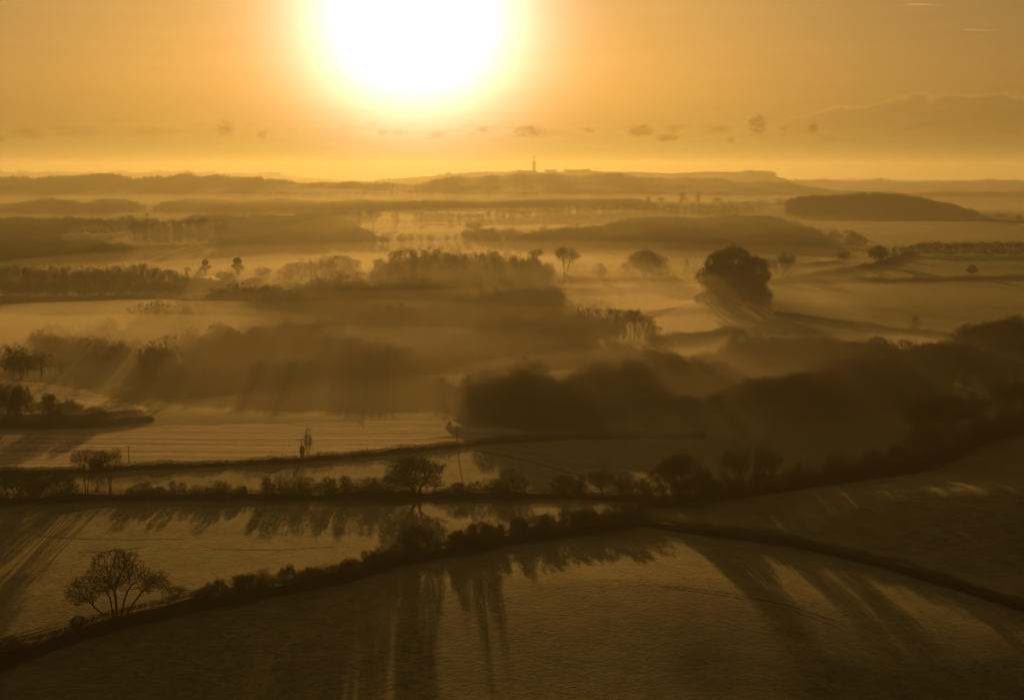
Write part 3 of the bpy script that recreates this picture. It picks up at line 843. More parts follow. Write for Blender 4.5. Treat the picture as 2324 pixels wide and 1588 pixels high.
# middle distance, right
place('tall', 'bare_tree', 2077, 753, 717, 24, 'small round-topped tree beside a pole at the edge of the green field')
place('scrub2', 'shrub', 1981, 740, 730, 18, 'tiny shrub at the lower edge of the green field', 'shrub')
place('cedar', 'oak_tree', 2205, 630, 602, 26, 'lone dark oak in the hedge between the two green fields')
for i, (px, py, top, w, key, l) in enumerate([
        (1625, 0.900, 572, 84, 'dense', 'huge dark tree at the left of the tall dark clump'), (1668, 0.905, 562, 104, 'dense', 'huge dark tree forming the top of the tall dark clump'),
        (1706, 0.900, 582, 72, 'dense', 'huge dark tree at the right of the tall dark clump'), (1636, 0.875, 618, 90, 'dense', 'lower tree at the front of the tall dark clump'),
        (1692, 0.875, 622, 90, 'dense', 'lower right tree at the front of the tall dark clump'), (1728, 700, 640, 50, 'scrub2', 'low bush at the right foot of the tall dark clump'),
        (1622, 0.868, 652, 84, 'scrub', 'low dense bush at the left foot of the tall dark clump'), (1668, 0.864, 646, 96, 'scrub', 'low dense bush at the middle foot of the tall dark clump'),
        (1712, 0.868, 640, 84, 'scrub', 'broad dense bush at the right front of the tall dark clump'),
        (1742, 636, 580, 46, 'round', 'smaller tree just right of the tall dark clump'), (1780, 630, 570, 54, 'round', 'round bare tree right of the tall dark clump'),
        (1283, 638, 561, 60, 'vase', 'tall bare tree standing at the left end of the pale field'), (1215, 640, 568, 50, 'tall', 'tall bare tree beside the wood left of the pale field'),
        (1195, 650, 590, 46, 'tall', 'bare tree at the misty corner left of the pale field'), (1243, 650, 600, 40, 'round', 'low bare tree below the tall tree at the pale field'),
        (1460, 632, 568, 70, 'dense', 'wide domed tree behind the hedge of the pale field'), (1495, 632, 575, 50, 'round', 'right shoulder of the wide domed tree behind the pale field'),
        (1425, 630, 590, 40, 'round', 'low tree left of the wide domed tree'),
        (1362, 636, 598, 34, 'scrub2', 'small pointed bush tree behind the hedge of the pale field'),
        (1914, 604, 566, 30, 'round', 'small round tree in the hedge right of the hill wood'), (1990, 600, 558, 44, 'dense', 'spreading dark tree where the hedges bend below the ploughed slope'),
        (2030, 588, 560, 18, 'tall', 'narrow tree right of the spreading dark tree'), (2050, 580, 557, 34, 'round', 'rounded tree at the left end of the slope wood'),
        (1938, 562, 528, 52, 'scrub', 'dark rounded clump at the right foot of the hill wood'), (1895, 548, 520, 36, 'scrub2', 'dark bush at the right end of the hill wood'),
        (1925, 540, 522, 22, 'umbrella', 'small flat-topped tree above the hill wood\'s right end'),
        (1558, 626, 588, 18, 'spruce', 'dark pointed conifer left of the tall dark clump'), (1580, 628, 602, 26, 'scrub2', 'low bush between the pointed conifer and the tall dark clump'),
        (467, 634, 590, 26, 'pine', 'dark pine with a lumpy head behind the pale barn'), (426, 632, 606, 14, 'umbrella', 'small flat-headed pine left of the barn'),
        (540, 636, 585, 36, 'pine', 'tall round-headed pine right of the barn'), (597, 640, 603, 50, 'round', 'domed bare tree right of the farm buildings'),
        (425, 645, 618, 14, 'spruce', 'small spruce at the left end of the barn'), (452, 630, 613, 20, 'spruce', 'spruce just behind the ridge of the pale barn'),
        (505, 640, 616, 36, 'ivy', 'dark evergreen against the right end of the barn'), (525, 640, 618, 30, 'scrub', 'bush between the barn and the round-headed pine'),
        (847, 520, 478, 36, 'vase', 'bare tree rising alone from the mist left of centre'), (815, 522, 482, 18, 'tall', 'thin bare tree left of the lone misty tree'),
        (897, 520, 478, 20, 'birch', 'thin bare tree right of the lone misty tree'), (1075, 530, 501, 46, 'round', 'tree on the left shoulder of the hill wood'),
        (172, 478, 468, 12, 'round', 'tiny round tree on the pale strip at the far left'), (333, 495, 483, 12, 'cedar', 'tiny round tree above the misty row at the left'),
        (1470, 460, 445, 14, 'round', 'tiny round tree on the skyline row right of centre'), (1549, 462, 437, 22, 'tall', 'tallest round tree of the far row right of centre'),
        (1583, 462, 440, 14, 'birch', 'narrow tree in the far row right of centre'), (1500, 460, 447, 20, 'round', 'low tree at the left of the far row right of centre'),
        (1628, 462, 447, 26, 'round', 'wide low tree in the far row right of centre'), (2312, 498, 487, 16, 'round', 'small tree at the right edge beyond the conifer hill'),
        (2270, 498, 483, 26, 'round', 'round tree at the right foot of the conifer hill')]):
    kind = 'conifer' if key in ('spruce', 'pine', 'umbrella') else ('bush' if key in ('scrub', 'scrub2', 'ivy') else 'tree')
    nm = {'conifer': 'conifer', 'bush': 'bush', 'tree': 'bare_tree'}[kind]
    place(key, nm, px, py, top, w, l, kind, rz=rng0.uniform(0, 6) if key not in ('vase',) else 0.3, dist=py * 1000.0 if py < 2 else None)

# rows of look-alike trees in the mist
def tree_row(n, x0, x1, base, top, w, label, group, keys=('tall', 'tall2', 'round'), jit=6, seed=1, cat='tree'):
    r = random.Random(seed)
    for i in range(n):
        px = x0 + (x1 - x0) * (i + 0.5 * r.random()) / max(n - 1, 1)
        pb = np.interp(px, *zip(*base)) + r.uniform(-2, 2)
        pt = np.interp(px, *zip(*top)) + r.uniform(-0.5, 1) * jit
        place(keys[r.randrange(len(keys))], 'bare_tree', px, pb, pt, w * r.uniform(0.8, 1.3), label, cat, group, rz=r.uniform(0, 6.28))
tree_row(34, -6, 415, [(0, 672), (415, 668)], [(0, 603), (60, 602), (150, 604), (300, 600), (340, 602), (415, 618)], 34,
         'bare tree in the long misty row left of the barn', 'trees of the row left of the barn')
tree_row(20, 150, 305, [(0, 532), (500, 532)], [(0, 494), (160, 492), (300, 490)], 22, 'bare tree in the thin misty row at the far left', 'trees of the thin misty row at the far left', seed=2)
tree_row(20, 305, 505, [(0, 552), (500, 552)], [(0, 494), (330, 494), (370, 498), (500, 498)], 24, 'bare tree in the misty row above the ploughed hollow', 'trees of the misty row above the ploughed hollow', seed=3)
tree_row(18, 860, 1230, [(0, 645), (1300, 645)], [(860, 588), (900, 572), (940, 565), (1000, 562), (1060, 572), (1130, 568), (1230, 590)], 52,
         'tall bare tree in the ragged row at the centre', 'trees of the ragged row at the centre', keys=('round', 'tall', 'tall2', 'dense'), seed=4)
tree_row(10, 640, 815, [(0, 636), (900, 636)], [(630, 608), (680, 592), (720, 582), (760, 578), (800, 590), (820, 612)], 46,
         'bare tree in the group left of the ragged central row', 'trees of the group left of the ragged central row', keys=('round', 'tall'), seed=5)
tree_row(22, 2062, 2340, [(2060, 578), (2340, 580)], [(2060, 556), (2090, 546), (2340, 547)], 26, 'bare tree in the strip wood above the right green field', 'trees of the strip wood above the right green field', seed=6, jit=4)
tree_row(16, 945, 1095, [(900, 508), (1100, 508)], [(945, 482), (1090, 482)], 18, 'bare tree in the short far row at the centre', 'trees of the short far row at the centre', seed=7, jit=4)
tree_row(40, 1108, 1700, [(1100, 502), (1300, 500), (1500, 484), (1700, 480)], [(1108, 478), (1150, 472), (1330, 470), (1400, 463), (1550, 462), (1700, 466)], 20,
         'bare tree in the long far row behind the hill wood', 'trees of the long far row behind the hill wood', seed=8, jit=4)
tree_row(10, 1378, 1484, [(1378, 776), (1484, 772)], [(1378, 700), (1440, 700), (1465, 716), (1484, 735)], 34, 'bare tree with visible trunk at the right end of the central misty wood',
         'trees with visible trunks at the end of the central wood', keys=('vase', 'birch', 'tall'), seed=9, jit=3)

# ------------------------------------------------------------------ woods that read as one mass
def lod_tree(seed, w, n_blade, bw, conif=False, low=0.0):
    rng = np.random.default_rng(seed)
    if conif:
        z = rng.uniform(0.05, 1, n_blade)
        r = (1 - z) * 0.24 * rng.uniform(0.4, 1.1, n_blade)
        th = rng.uniform(0, 6.283, n_blade)
        P = np.stack([r * np.cos(th), r * np.sin(th), z], 1)
        d = np.stack([np.cos(th), np.sin(th), rng.uniform(-0.5, 0.3, n_blade)], 1)
        d /= np.linalg.norm(d, axis=1, keepdims=True)
        V2, F2 = blades(P, d, 0.10, bw, rng)
        V1, F1 = prisms([(0, 0, -0.05)], [(0, 0, 1.0)], 0.02, 0.003, 3, len(V2))
        F1 = np.concatenate([F1[:, [0, 1, 2]], F1[:, [0, 2, 3]]])
        return np.concatenate([V2, V1]), np.concatenate([F2, F1])
    lob = [(rng.uniform(-.2, .2) * w, rng.uniform(-.2, .2) * w, rng.uniform(0.5, .72) - low, w * rng.uniform(.28, .4), w * rng.uniform(.28, .4), rng.uniform(.2, .28) + low, 1) for _ in range(4)]
    p = env_points(rng, n_blade, lob, 0.35)
    p[:, 2] = np.minimum(p[:, 2], 0.97)
    c = np.array([0, 0, 0.25])
    d = p - c; d /= np.linalg.norm(d, axis=1, keepdims=True)
    d = d + rng.normal(0, 0.4, d.shape); d /= np.linalg.norm(d, axis=1, keepdims=True)
    V2, F2 = blades(p - d * 0.03, d, rng.uniform(0.05, 0.12, len(p)), bw, rng)
    q = p[rng.integers(0, len(p), 12)]
    P0 = np.concatenate([[(0, 0, -0.05), (0, 0, 0.25)], np.repeat([(0, 0, 0.3)], 12, 0)])
    P1 = np.concatenate([[(0, 0, 0.27), (0.01, 0, 0.6)], q])
    R0 = np.concatenate([[0.022, 0.016], np.full(12, 0.009)]); R1 = np.concatenate([[0.017, 0.006], np.full(12, 0.003)])
    V1, F1 = prisms(P0, P1, R0, R1, 3, len(V2))
    F1 = np.concatenate([F1[:, [0, 1, 2]], F1[:, [0, 2, 3]]])
    return np.concatenate([V2, V1]), np.concatenate([F2, F1])

LOD = {
    'near': [lod_tree(100 + i, 0.8, 620, 0.0060) for i in range(6)],
    'mid': [lod_tree(120 + i, 0.8, 280, 0.011, low=0.08) for i in range(6)],
    'far': [lod_tree(140 + i, 1.0, 110, 0.024, low=0.2) for i in range(5)],
    'conif': [lod_tree(160 + i, 0.5, 110, 0.022, True) for i in range(4)],
}

def merge_trees(name, pos, hgt, lods, mat, seed=0, wide=1.0):
    rng = np.random.default_rng(seed)
    Vs, Fs = [], []; off = 0
    which = rng.integers(0, len(lods), len(pos))
    for k, (V, Fc) in enumerate(lods):
        sel = np.where(which == k)[0]
        if not len(sel): continue
        a = rng.uniform(0, 6.283, len(sel)); c, s = np.cos(a), np.sin(a)
        h = hgt[sel]; w = h * wide * rng.uniform(0.8, 1.25, len(sel))
        X = (V[None, :, 0] * c[:, None] - V[None, :, 1] * s[:, None]) * w[:, None] + pos[sel, 0:1]
        Y = (V[None, :, 0] * s[:, None] + V[None, :, 1] * c[:, None]) * w[:, None] + pos[sel, 1:2]
        Z = V[None, :, 2] * h[:, None] + pos[sel, 2:3]
        Vs.append(np.stack([X, Y, Z], -1).reshape(-1, 3))
        Fs.append((Fc[None] + (np.arange(len(sel)) * len(V))[:, None, None]).reshape(-1, 3) + off)
        off += len(sel) * len(V)
    return mesh_np(name, np.concatenate(Vs), [np.concatenate(Fs)], mat)

N_STUFF = [0]
def wood(name, front, top, h, spacing, lod, label, seed=0, dmax=1.6, mat=None, wide=1.0, mixc=0.0, dmin=None, maxdepth=None):
    """front: foot line in the photograph; top: crown line. Trees stand from the foot line back to where a tree of height h reaches the crown line"""
    rng = np.random.default_rng(seed + 50)
    x0 = max(front[0][0], top[0][0]); x1 = min(front[-1][0], top[-1][0])
    cols = np.arange(x0, x1 + 0.1, max((x1 - x0) / 60.0, 1))
    pos = []; hh = []
    ft = np.interp(cols, *zip(*front)); tt = np.interp(cols, *zip(*top))
    Df = np.array([ground_at(c, f)[1] if dmin is None else dmin for c, f in zip(cols, ft)])
    Db = []
    for c, d0, t in zip(cols, Df, tt):
        ds = np.linspace(d0, d0 * dmax if maxdepth is None else d0 + maxdepth, 60)
        xs = ds * (c - CX) / F
        zs = height(xs, ds)
        _, py, _ = proj(xs, ds, zs + h)
        ok = np.where(py >= t - 0.5)[0]
        # furthest distance at which a full tree stays under the crown line
        i = int(np.argmin(np.abs(py - t))) if len(ok) == 0 or py.min() > t else ok[-1]
        Db.append(ds[i])
    Db = np.array(Db)
    Yc = Df.min()
    while Yc < max(Db.max(), Df.min() + spacing):
        u = np.arange(x0, x1, spacing * F / Yc)
        u = u + rng.uniform(-0.45, 0.45, len(u)) * spacing * F / Yc
        yy = Yc + rng.uniform(-0.45, 0.45, len(u)) * spacing
        lo = np.interp(u, cols, Df); hi = np.maximum(np.interp(u, cols, Db), lo + spacing * 1.01)
        k = (yy >= lo) & (yy <= hi) & (u >= x0 - 2) & (u <= x1 + 2)
        u, yy = u[k], yy[k]
        if len(u):
            xx = yy * (u - CX) / F
            zz = height(xx, yy)
            for _ in range(2):
                xx = (u - CX) / F * (yy * math.cos(PITCH) + (H - zz) * math.sin(PITCH)); zz = height(xx, yy)
            _, pyb, d = proj(xx, yy, zz)
            tl = np.interp(u, *zip(*top)) + rng.uniform(-0.30, 0.34, len(u)) * h * F / d * (1.0 if lod in ('mid', 'far', 'conif') else 0.55)
            allow = (pyb - tl) * d / F
            lam = max(spacing * 3.0, 20.0)
            clump = 1 + 0.26 * np.sin(xx / lam + 1.7 * np.sin(yy / lam / 1.3 + seed)) + 0.10 * np.sin(xx / lam * 2.3 + yy / lam)
            hi_ = h * clump * rng.uniform(0.80, 1.15, len(u))
            # at the back the crown line decides the height
            lastrow = yy > np.interp(u, cols, Db) - spacing * 1.6
            hi_ = np.where(lastrow, np.clip(allow * (0.55 + 0.45 * clump), h * 0.45, h * 1.7), np.minimum(hi_, np.maximum(allow, h * 0.35)))
            pos.append(np.stack([xx, yy, zz], 1)); hh.append(hi_)
        Yc += spacing
    pos = np.concatenate(pos); hh = np.concatenate(hh)
    N_STUFF[0] += len(pos)
    me = merge_trees(name, pos, hh, LOD[lod], mat or M_WOODS, seed, wide)
    o = link(name, me)
    tag(o, label, 'wood', kind='stuff')
    return o

wood('bare_wood', [(1050, 945), (1085, 958), (1250, 972), (1400, 978), (1700, 965), (2000, 930), (2200, 895), (2340, 862)],
     [(1050, 905), (1075, 870), (1095, 838), (1115, 822), (1150, 806), (1210, 797), (1250, 808), (1330, 806), (1350, 786), (1420, 779), (1480, 775), (1520, 782), (1550, 790), (1570, 784), (1620, 786), (1640, 775),
      (1680, 762), (1740, 757), (1800, 755), (1900, 758), (1960, 768), (2030, 776), (2080, 786), (2110, 776), (2150, 752), (2190, 738), (2240, 728), (2290, 716), (2340, 712)],
     14.0, 6.0, 'near', 'big dark leafless wood filling the right of the middle valley', 1)
wood('bare_wood', [(330, 890), (450, 900), (600, 905), (900, 910), (1120, 930), (1200, 932), (1300, 850), (1385, 780)],
     [(340, 790), (420, 750), (480, 735), (560, 722), (700, 708), (740, 698), (830, 690), (870, 705), (910, 700), (960, 712), (1000, 697), (1060, 690), (1120, 696), (1200, 692), (1300, 696), (1385, 699)],
     16.5, 7.5, 'mid', 'great leafless wood fading into mist across the centre of the valley', 2, dmax=1.9)
wood('bare_wood', [(80, 815), (300, 850), (480, 850)], [(80, 745), (160, 735), (240, 728), (320, 735), (480, 740)], 12.0, 8.0, 'mid', 'leafless wood almost lost in the mist at the centre left', 3)
wood('bare_wood', [(0, 860), (110, 862), (200, 855)], [(0, 792), (60, 790), (110, 803), (160, 800), (200, 815)], 12.0, 6.0, 'mid', 'dim leafless wood behind the pale striped rise at the left edge', 4, maxdepth=90)
wood('bare_wood', [(300, 755), (600, 768), (900, 768), (1270, 745)],
     [(300, 705), (420, 672), (480, 650), (600, 636), (700, 628), (820, 626), (860, 640), (900, 640), (1000, 632), (1100, 625), (1200, 632), (1270, 650)], 17.0, 8.0, 'mid',
     'broad leafless wood in mist below the farm buildings', 5)
wood('bare_wood', [(1050, 545), (1200, 560), (1500, 590), (1800, 585), (1890, 560)],
     [(1050, 522), (1090, 512), (1130, 518), (1200, 521), (1290, 511), (1340, 505), (1400, 498), (1480, 488), (1540, 488), (1600, 484), (1700, 486), (1760, 490), (1800, 499), (1840, 508), (1870, 525), (1890, 540)],
     14.0, 9.0, 'mid', 'dark leafless wood covering the low hill right of centre', 6)
wood('bare_wood', [(500, 575), (700, 570), (830, 560), (930, 555), (1060, 548)],
     [(500, 505), (540, 496), (600, 497), (680, 494), (740, 492), (800, 496), (830, 520), (900, 530), (1000, 530), (1060, 522)], 15.0, 11.0, 'mid', 'leafless wood in mist left of the hill wood', 7)
wood('bare_wood', [(-10, 600), (100, 602), (200, 600), (300, 585)], [(-10, 532), (40, 532), (100, 540), (160, 540), (220, 538), (300, 552)], 15.0, 9.0, 'mid', 'dark leafless wood at the left edge beyond the long row', 8)
wood('bare_wood', [(-10, 545), (60, 545), (150, 540)], [(-10, 488), (30, 490), (70, 492), (150, 492)], 16.0, 10.0, 'mid', 'small leafless wood at the left edge above the larger dark one', 9)
wood('conifer_wood', [(1788, 492), (1850, 494), (2000, 496), (2150, 496), (2240, 500)],
     [(1788, 455), (1800, 447), (1850, 444), (1900, 442), (2000, 438), (2040, 440), (2070, 446), (2110, 453), (2170, 466), (2200, 474), (2240, 492)],
     15.0, 9.5, 'mid', 'dark wood with conifers covering the dome-shaped hill at the right', 10, dmax=1.3)
wood('pine_tops', [(1810, 478), (1990, 478), (2110, 482)], [(1810, 445), (1850, 443), (1900, 442), (2000, 438), (2050, 442), (2110, 451)], 17.0, 14.0, 'conif',
     'pointed conifers standing out of the domed wood at the right', 11, mat=M_CONIF, dmax=1.25)
wood('bare_wood', [(350, 482), (600, 484), (900, 482), (1480, 470)],
     [(350, 462), (370, 454), (420, 450), (500, 450), (600, 452), (640, 447), (700, 453), (790, 452), (860, 452), (1000, 448), (1050, 446), (1200, 445), (1300, 447), (1400, 449), (1480, 452)],
     16.0, 15.0, 'far', 'long far wood stretching across the centre below the ridge', 12, dmax=1.5, wide=1.1)
wood('bare_wood', [(-10, 482), (100, 484), (200, 484), (330, 482)], [(-10, 462), (30, 458), (90, 450), (120, 448), (165, 452), (190, 456), (230, 449), (290, 450), (330, 465)], 16.0, 14.0, 'far', 'rounded far woods at the left edge under the conifer ridge', 13, dmax=1.5, wide=1.1)
wood('bare_wood', [(1480, 470), (1600, 468), (1790, 466)], [(1480, 458), (1560, 458), (1650, 456), (1720, 452), (1760, 444), (1790, 450)], 12.0, 13.0, 'far', 'thin far tree belt left of the domed conifer hill', 14, wide=1.1, maxdepth=60)
wood('bare_wood', [(2240, 505), (2340, 505)], [(2240, 493), (2290, 490), (2340, 496)], 12.0, 10.0, 'far', 'low scrub wood at the right edge beyond the conifer hill', 15, maxdepth=60)
wood('bare_wood', [(640, 500), (740, 500), (860, 500)], [(640, 487), (700, 478), (780, 476), (860, 485)], 15.0, 13.0, 'far', 'small hazy wood between the far wood and the misty row', 16, wide=1.1, maxdepth=200)
wood('bare_wood', [(840, 664), (1000, 662), (1180, 660), (1300, 655)], [(840, 615), (870, 592), (950, 580), (1130, 582), (1230, 600), (1300, 632)], 15.0, 9.0, 'mid', 'leafless wood filling in behind and below the ragged central row', 31, dmax=1.3)
wood('bare_wood', [(0, 676), (200, 675), (425, 672)], [(0, 622), (200, 618), (425, 632)], 11.0, 8.0, 'mid', 'low undergrowth wood along the long misty row left of the barn', 32, maxdepth=60)
wood('bare_wood', [(0, 515), (150, 512), (420, 508), (900, 505), (940, 505)], [(0, 500), (120, 492), (250, 494), (330, 499), (480, 480), (560, 476), (640, 484), (800, 498), (940, 497)], 15.0, 13.0, 'far', 'hazy leafless wood behind the thin misty rows at the left', 17, maxdepth=260)
wood('bare_wood', [(1060, 512), (1300, 505), (1500, 492), (1700, 484)], [(1060, 500), (1120, 488), (1300, 484), (1420, 476), (1560, 470), (1700, 472)], 13.0, 13.0, 'far', 'hazy undergrowth and trees along the foot of the long far row', 18, maxdepth=120)
wood('bare_wood', [(400, 446), (700, 444), (1000, 440), (1300, 438), (1480, 440)], [(400, 436), (620, 432), (800, 436), (1000, 430), (1180, 431), (1330, 426), (1480, 433)], 14.0, 17.0, 'far', 'faint wooded slope at the foot of the far ridge in the centre', 19, maxdepth=260, wide=1.2)
wood('bare_wood', [(1860, 452), (2324, 462), (2340, 462)], [(1860, 441), (2000, 437), (2150, 441), (2340, 444)], 13.0, 17.0, 'far', 'faint wooded slope beyond the domed conifer hill at the right', 20, maxdepth=260, wide=1.2)
# far ridges: trees along and below their crests
def ridge_wood(name, Y, x0, x1, depth, h, spacing, lod, label, seed, mat=None, wide=1.0, gap=None):
    rng = np.random.default_rng(seed)
    pos = []
    y = Y - depth
    while y <= Y + spacing:
        u = np.arange(x0, x1, spacing * F / y)
        u = u + rng.uniform(-0.4, 0.4, len(u)) * spacing * F / y
        if gap is not None:
            u = u[np.sin(u / 37.0 + seed) + 0.8 * np.sin(u / 11.0 + 2 * seed) > gap]
        x = y * (u - CX) / F
        yy = y + rng.uniform(-0.4, 0.4, len(u)) * spacing
        pos.append(np.stack([x, yy, height(x, yy)], 1))
        y += spacing
    pos = np.concatenate(pos)
    N_STUFF[0] += len(pos)
    o = link(name, merge_trees(name, pos, h * (0.62 + 0.75 * rng.uniform(0, 1, len(pos)) ** 1.6) * (1 + 0.35 * np.sin(pos[:, 0] / (Y / 190.0) + 2 * np.sin(pos[:, 0] / (Y / 47.0))) + 0.2 * np.sin(pos[:, 0] / (Y / 90.0))), LOD[lod], mat or M_WOODS, seed, wide))
    tag(o, label, 'wood', kind='stuff')
ridge_wood('conifer_wood', 5500, -40, 600, 520, 15, 11, 'conif', 'dark conifer plantation with a saw-toothed top along the far left ridge', 21, M_CONIF, 1.6)
ridge_wood('bare_wood', 5500, 600, 1480, 450, 10, 17, 'far', 'wooded far ridge under the tall mast', 22, wide=1.6)
ridge_wood('bare_wood', 5500, 1480, 2360, 120, 9, 17, 'far', 'wooded far ridge sloping down to the right', 23, wide=1.6)
ridge_wood('bare_wood', 8000, 1685, 1750, 140, 17, 14, 'far', 'tree-covered knoll at the right end of the long far hill', 24, wide=1.8)
ridge_wood('bare_wood', 8000, 1284, 1338, 120, 20, 13, 'far', 'flat-topped clump of trees on the far hill right of the mast', 25, wide=1.8)
ridge_wood('bare_wood', 8000, 1240, 1262, 60, 14, 13, 'far', 'small tree clump on the far hill next to the mast', 26, wide=1.8)
ridge_wood('bare_wood', 8000, 840, 1190, 60, 9, 20, 'far', 'tree line on the far hill left of the mast', 27, wide=1.8, gap=-0.6)
ridge_wood('bare_wood', 8000, 1800, 2360, 60, 11, 20, 'far', 'tree line on the faint far ridge at the right', 28, wide=1.8, gap=-0.9)
ridge_wood('bare_wood', 12000, -40, 640, 60, 18, 28, 'far', 'tree line on the faintest ridge at the far left', 29, wide=2.0, gap=-0.8)
ridge_wood('bare_wood', 12000, 1800, 2000, 60, 16, 28, 'far', 'tree line on the faintest ridge at the far right', 30, wide=2.0, gap=-1.2)

# ------------------------------------------------------------------ hedges
def hedge(pts, h, w, label, seed=0, dens=1.0, blade_l=0.9, bw=0.035, name='hedge', group=None, core=0.5):
    """pts: foot line in the photograph"""
    rng = np.random.default_rng(seed)
    P = np.array([ground_at(*p)[:2] for p in pts])
    seg = np.linalg.norm(np.diff(P, axis=0), axis=1); cum = np.concatenate([[0], np.cumsum(seg)])
    Lt = cum[-1]
    ns = max(int(Lt / (w * 0.6)), 4)
    s = np.linspace(0, Lt, ns)
    cx = np.interp(s, cum, P[:, 0]); cy = np.interp(s, cum, P[:, 1])
    tx = np.gradient(cx); ty = np.gradient(cy); l = np.hypot(tx, ty) + 1e-9; tx /= l; ty /= l
    nx, ny = -ty, tx
    k = 7
    hs = h * (1 + 0.25 * np.sin(s / 7.1 + seed) + 0.18 * np.sin(s / 2.7 + 1 + np.sin(s / 11.0)) + rng.normal(0, 0.12, ns))
    prof = [(-1.0, -0.05), (-0.95, 0.45), (-0.6, 0.85), (0, 1.0), (0.6, 0.85), (0.95, 0.45), (1.0, -0.05)]
    V = []
    for (a, b) in prof:
        ww = w * 0.5 * a * (1 + rng.normal(0, 0.10, ns))
        x = cx + nx * ww; y = cy + ny * ww
        V.append(np.stack([x, y, height(x, y) + hs * core * b + rng.normal(0, 0.04, ns) * h * (b > 0.2)], 1))
    V = np.stack(V, 1).reshape(-1, 3)
    r, c = np.meshgrid(np.arange(ns - 1), np.arange(k - 1), indexing='ij')
    i0 = (r * k + c).ravel()
    Q = np.stack([i0, i0 + 1, i0 + k + 1, i0 + k], 1)
    ends = np.concatenate([np.array([[0, k - 1, 3]]), np.array([[(ns - 1) * k, (ns - 1) * k + 3, ns * k - 1]])])
    n = int(Lt * 95 * dens)
    t = rng.uniform(0, Lt, n); a = rng.uniform(-1, 1, n)
    x0 = np.interp(t, s, cx) + np.interp(t, s, nx) * a * w * 0.55
    y0 = np.interp(t, s, cy) + np.interp(t, s, ny) * a * w * 0.55
    hh = np.interp(t, s, hs)
    z0 = height(x0, y0) + hh * 0.8 * (1 - 0.6 * a * a) * rng.uniform(0.0, 1.0, n) ** 0.7
    d = np.stack([np.interp(t, s, nx) * a * 0.7, np.interp(t, s, ny) * a * 0.7, np.full(n, 0.9)], 1) + rng.normal(0, 0.33, (n, 3))
    d /= np.linalg.norm(d, axis=1, keepdims=True)
    V2, F2 = blades(np.stack([x0, y0, z0], 1), d, rng.uniform(0.5, 1.3, n) * blade_l, bw, rng, len(V))
    me = mesh_np(name, np.concatenate([V, V2]), [Q, np.concatenate([ends, F2])], M_HEDGE)
    o = link(name, me)
    tag(o, label, 'hedge', group)
    return o

hedge([(-120, 1545), (0, 1508), (140, 1452), (270, 1415), (440, 1378), (640, 1338), (700, 1330), (800, 1308), (900, 1275), (1000, 1258), (1150, 1230), (1300, 1208), (1470, 1186)], 3.4, 6.5,
      'thick brown hedge running diagonally from the lower left to the centre', 1, 1.6, 1.3, 0.04)
hedge([(-120, 1142), (0, 1138), (300, 1130), (600, 1130), (900, 1126), (1190, 1128), (1300, 1128), (1480, 1135)], 3.0, 5.0, 'middle hedge crossing the left fields below the round oak', 2, 1.2, 1.1, 0.04)
hedge([(1460, 1150), (1560, 1138), (1700, 1120), (1880, 1096), (2050, 1072), (2130, 1050), (2200, 1012), (2260, 990), (2400, 955)], 3.4, 6.0, 'brown hedge climbing to the right edge above the shaded field', 3, 1.5, 1.2, 0.045)
hedge([(1480, 1192), (1560, 1204), (1800, 1232), (2000, 1280), (2200, 1340), (2300, 1372), (2500, 1430)], 2.8, 5.5, 'low dark hedge curving down the right field to the edge', 4, 1.6, 1.1, 0.035)
hedge([(-120, 1088), (0, 1080), (300, 1064), (640, 1050), (800, 1036), (900, 1028), (1100, 1006), (1300, 994), (1600, 990)], 2.6, 3.6, 'long low hedge below the striped field', 5, 0.9, 0.9, 0.05)
hedge([(1280, 636), (1450, 637), (1600, 640)], 4.0, 6.0, 'straight hedge at the back of the pale field', 6, 0.5, 1.2, 0.10)
hedge([(1740, 646), (1850, 640), (1950, 638), (2100, 637), (2250, 634), (2400, 632)], 4.4, 6.0, 'dark hedge between the two green fields at the right', 7, 0.5, 1.5, 0.10)
hedge([(1790, 636), (1880, 626), (1990, 606), (2040, 590), (2070, 580)], 5.5, 9.0, 'thick hedge bending up to the strip wood', 8, 0.6, 2.0, 0.12)
hedge([(1730, 612), (1800, 608), (1900, 596)], 3.0, 5.0, 'short hedge behind the round tree right of the tall dark clump', 9, 0.5, 1.5, 0.12)
hedge([(1860, 500), (2000, 502), (2324, 506), (2500, 507)], 5.0, 9.0, 'thin dark hedge line below the domed conifer hill', 10, 0.35, 2.0, 0.2)
hedge([(1760, 712), (1900, 730), (2000, 745), (2110, 758), (2180, 764)], 2.4, 5.0, 'scrubby hedge along the lower edge of the big green field', 11, 0.6, 1.0, 0.08)
hedge([(1470, 775), (1560, 768), (1640, 758), (1680, 752)], 4.0, 8.0, 'scrub strip below the bright pale patch', 12, 0.7, 1.5, 0.08)
hedge([(-60, 960), (0, 958), (60, 958), (160, 962), (250, 955), (330, 946)], 2.6, 20.0, 'broad scrub belt running out from the dark thicket at the left edge', 13, 2.0, 1.2, 0.06, name='scrub_belt')
for (px, py, top, w, l) in [(0, 958, 868, 90, 'dark thicket tree at the left edge above the striped field'), (45, 955, 872, 70, 'dark thicket tree, second from the left edge above the striped field'),
                            (108, 960, 892, 70, 'low thicket tree right of the dark pair at the left edge'), (160, 960, 906, 70, 'low thicket bush further along the scrub belt'),
                            (215, 962, 922, 60, 'low thicket bush near the tip of the scrub belt')]:
    place('scrub', 'thicket_tree', px, py, top, w, l, 'tree' if top < 900 else 'bush', rz=rng0.uniform(0, 6))

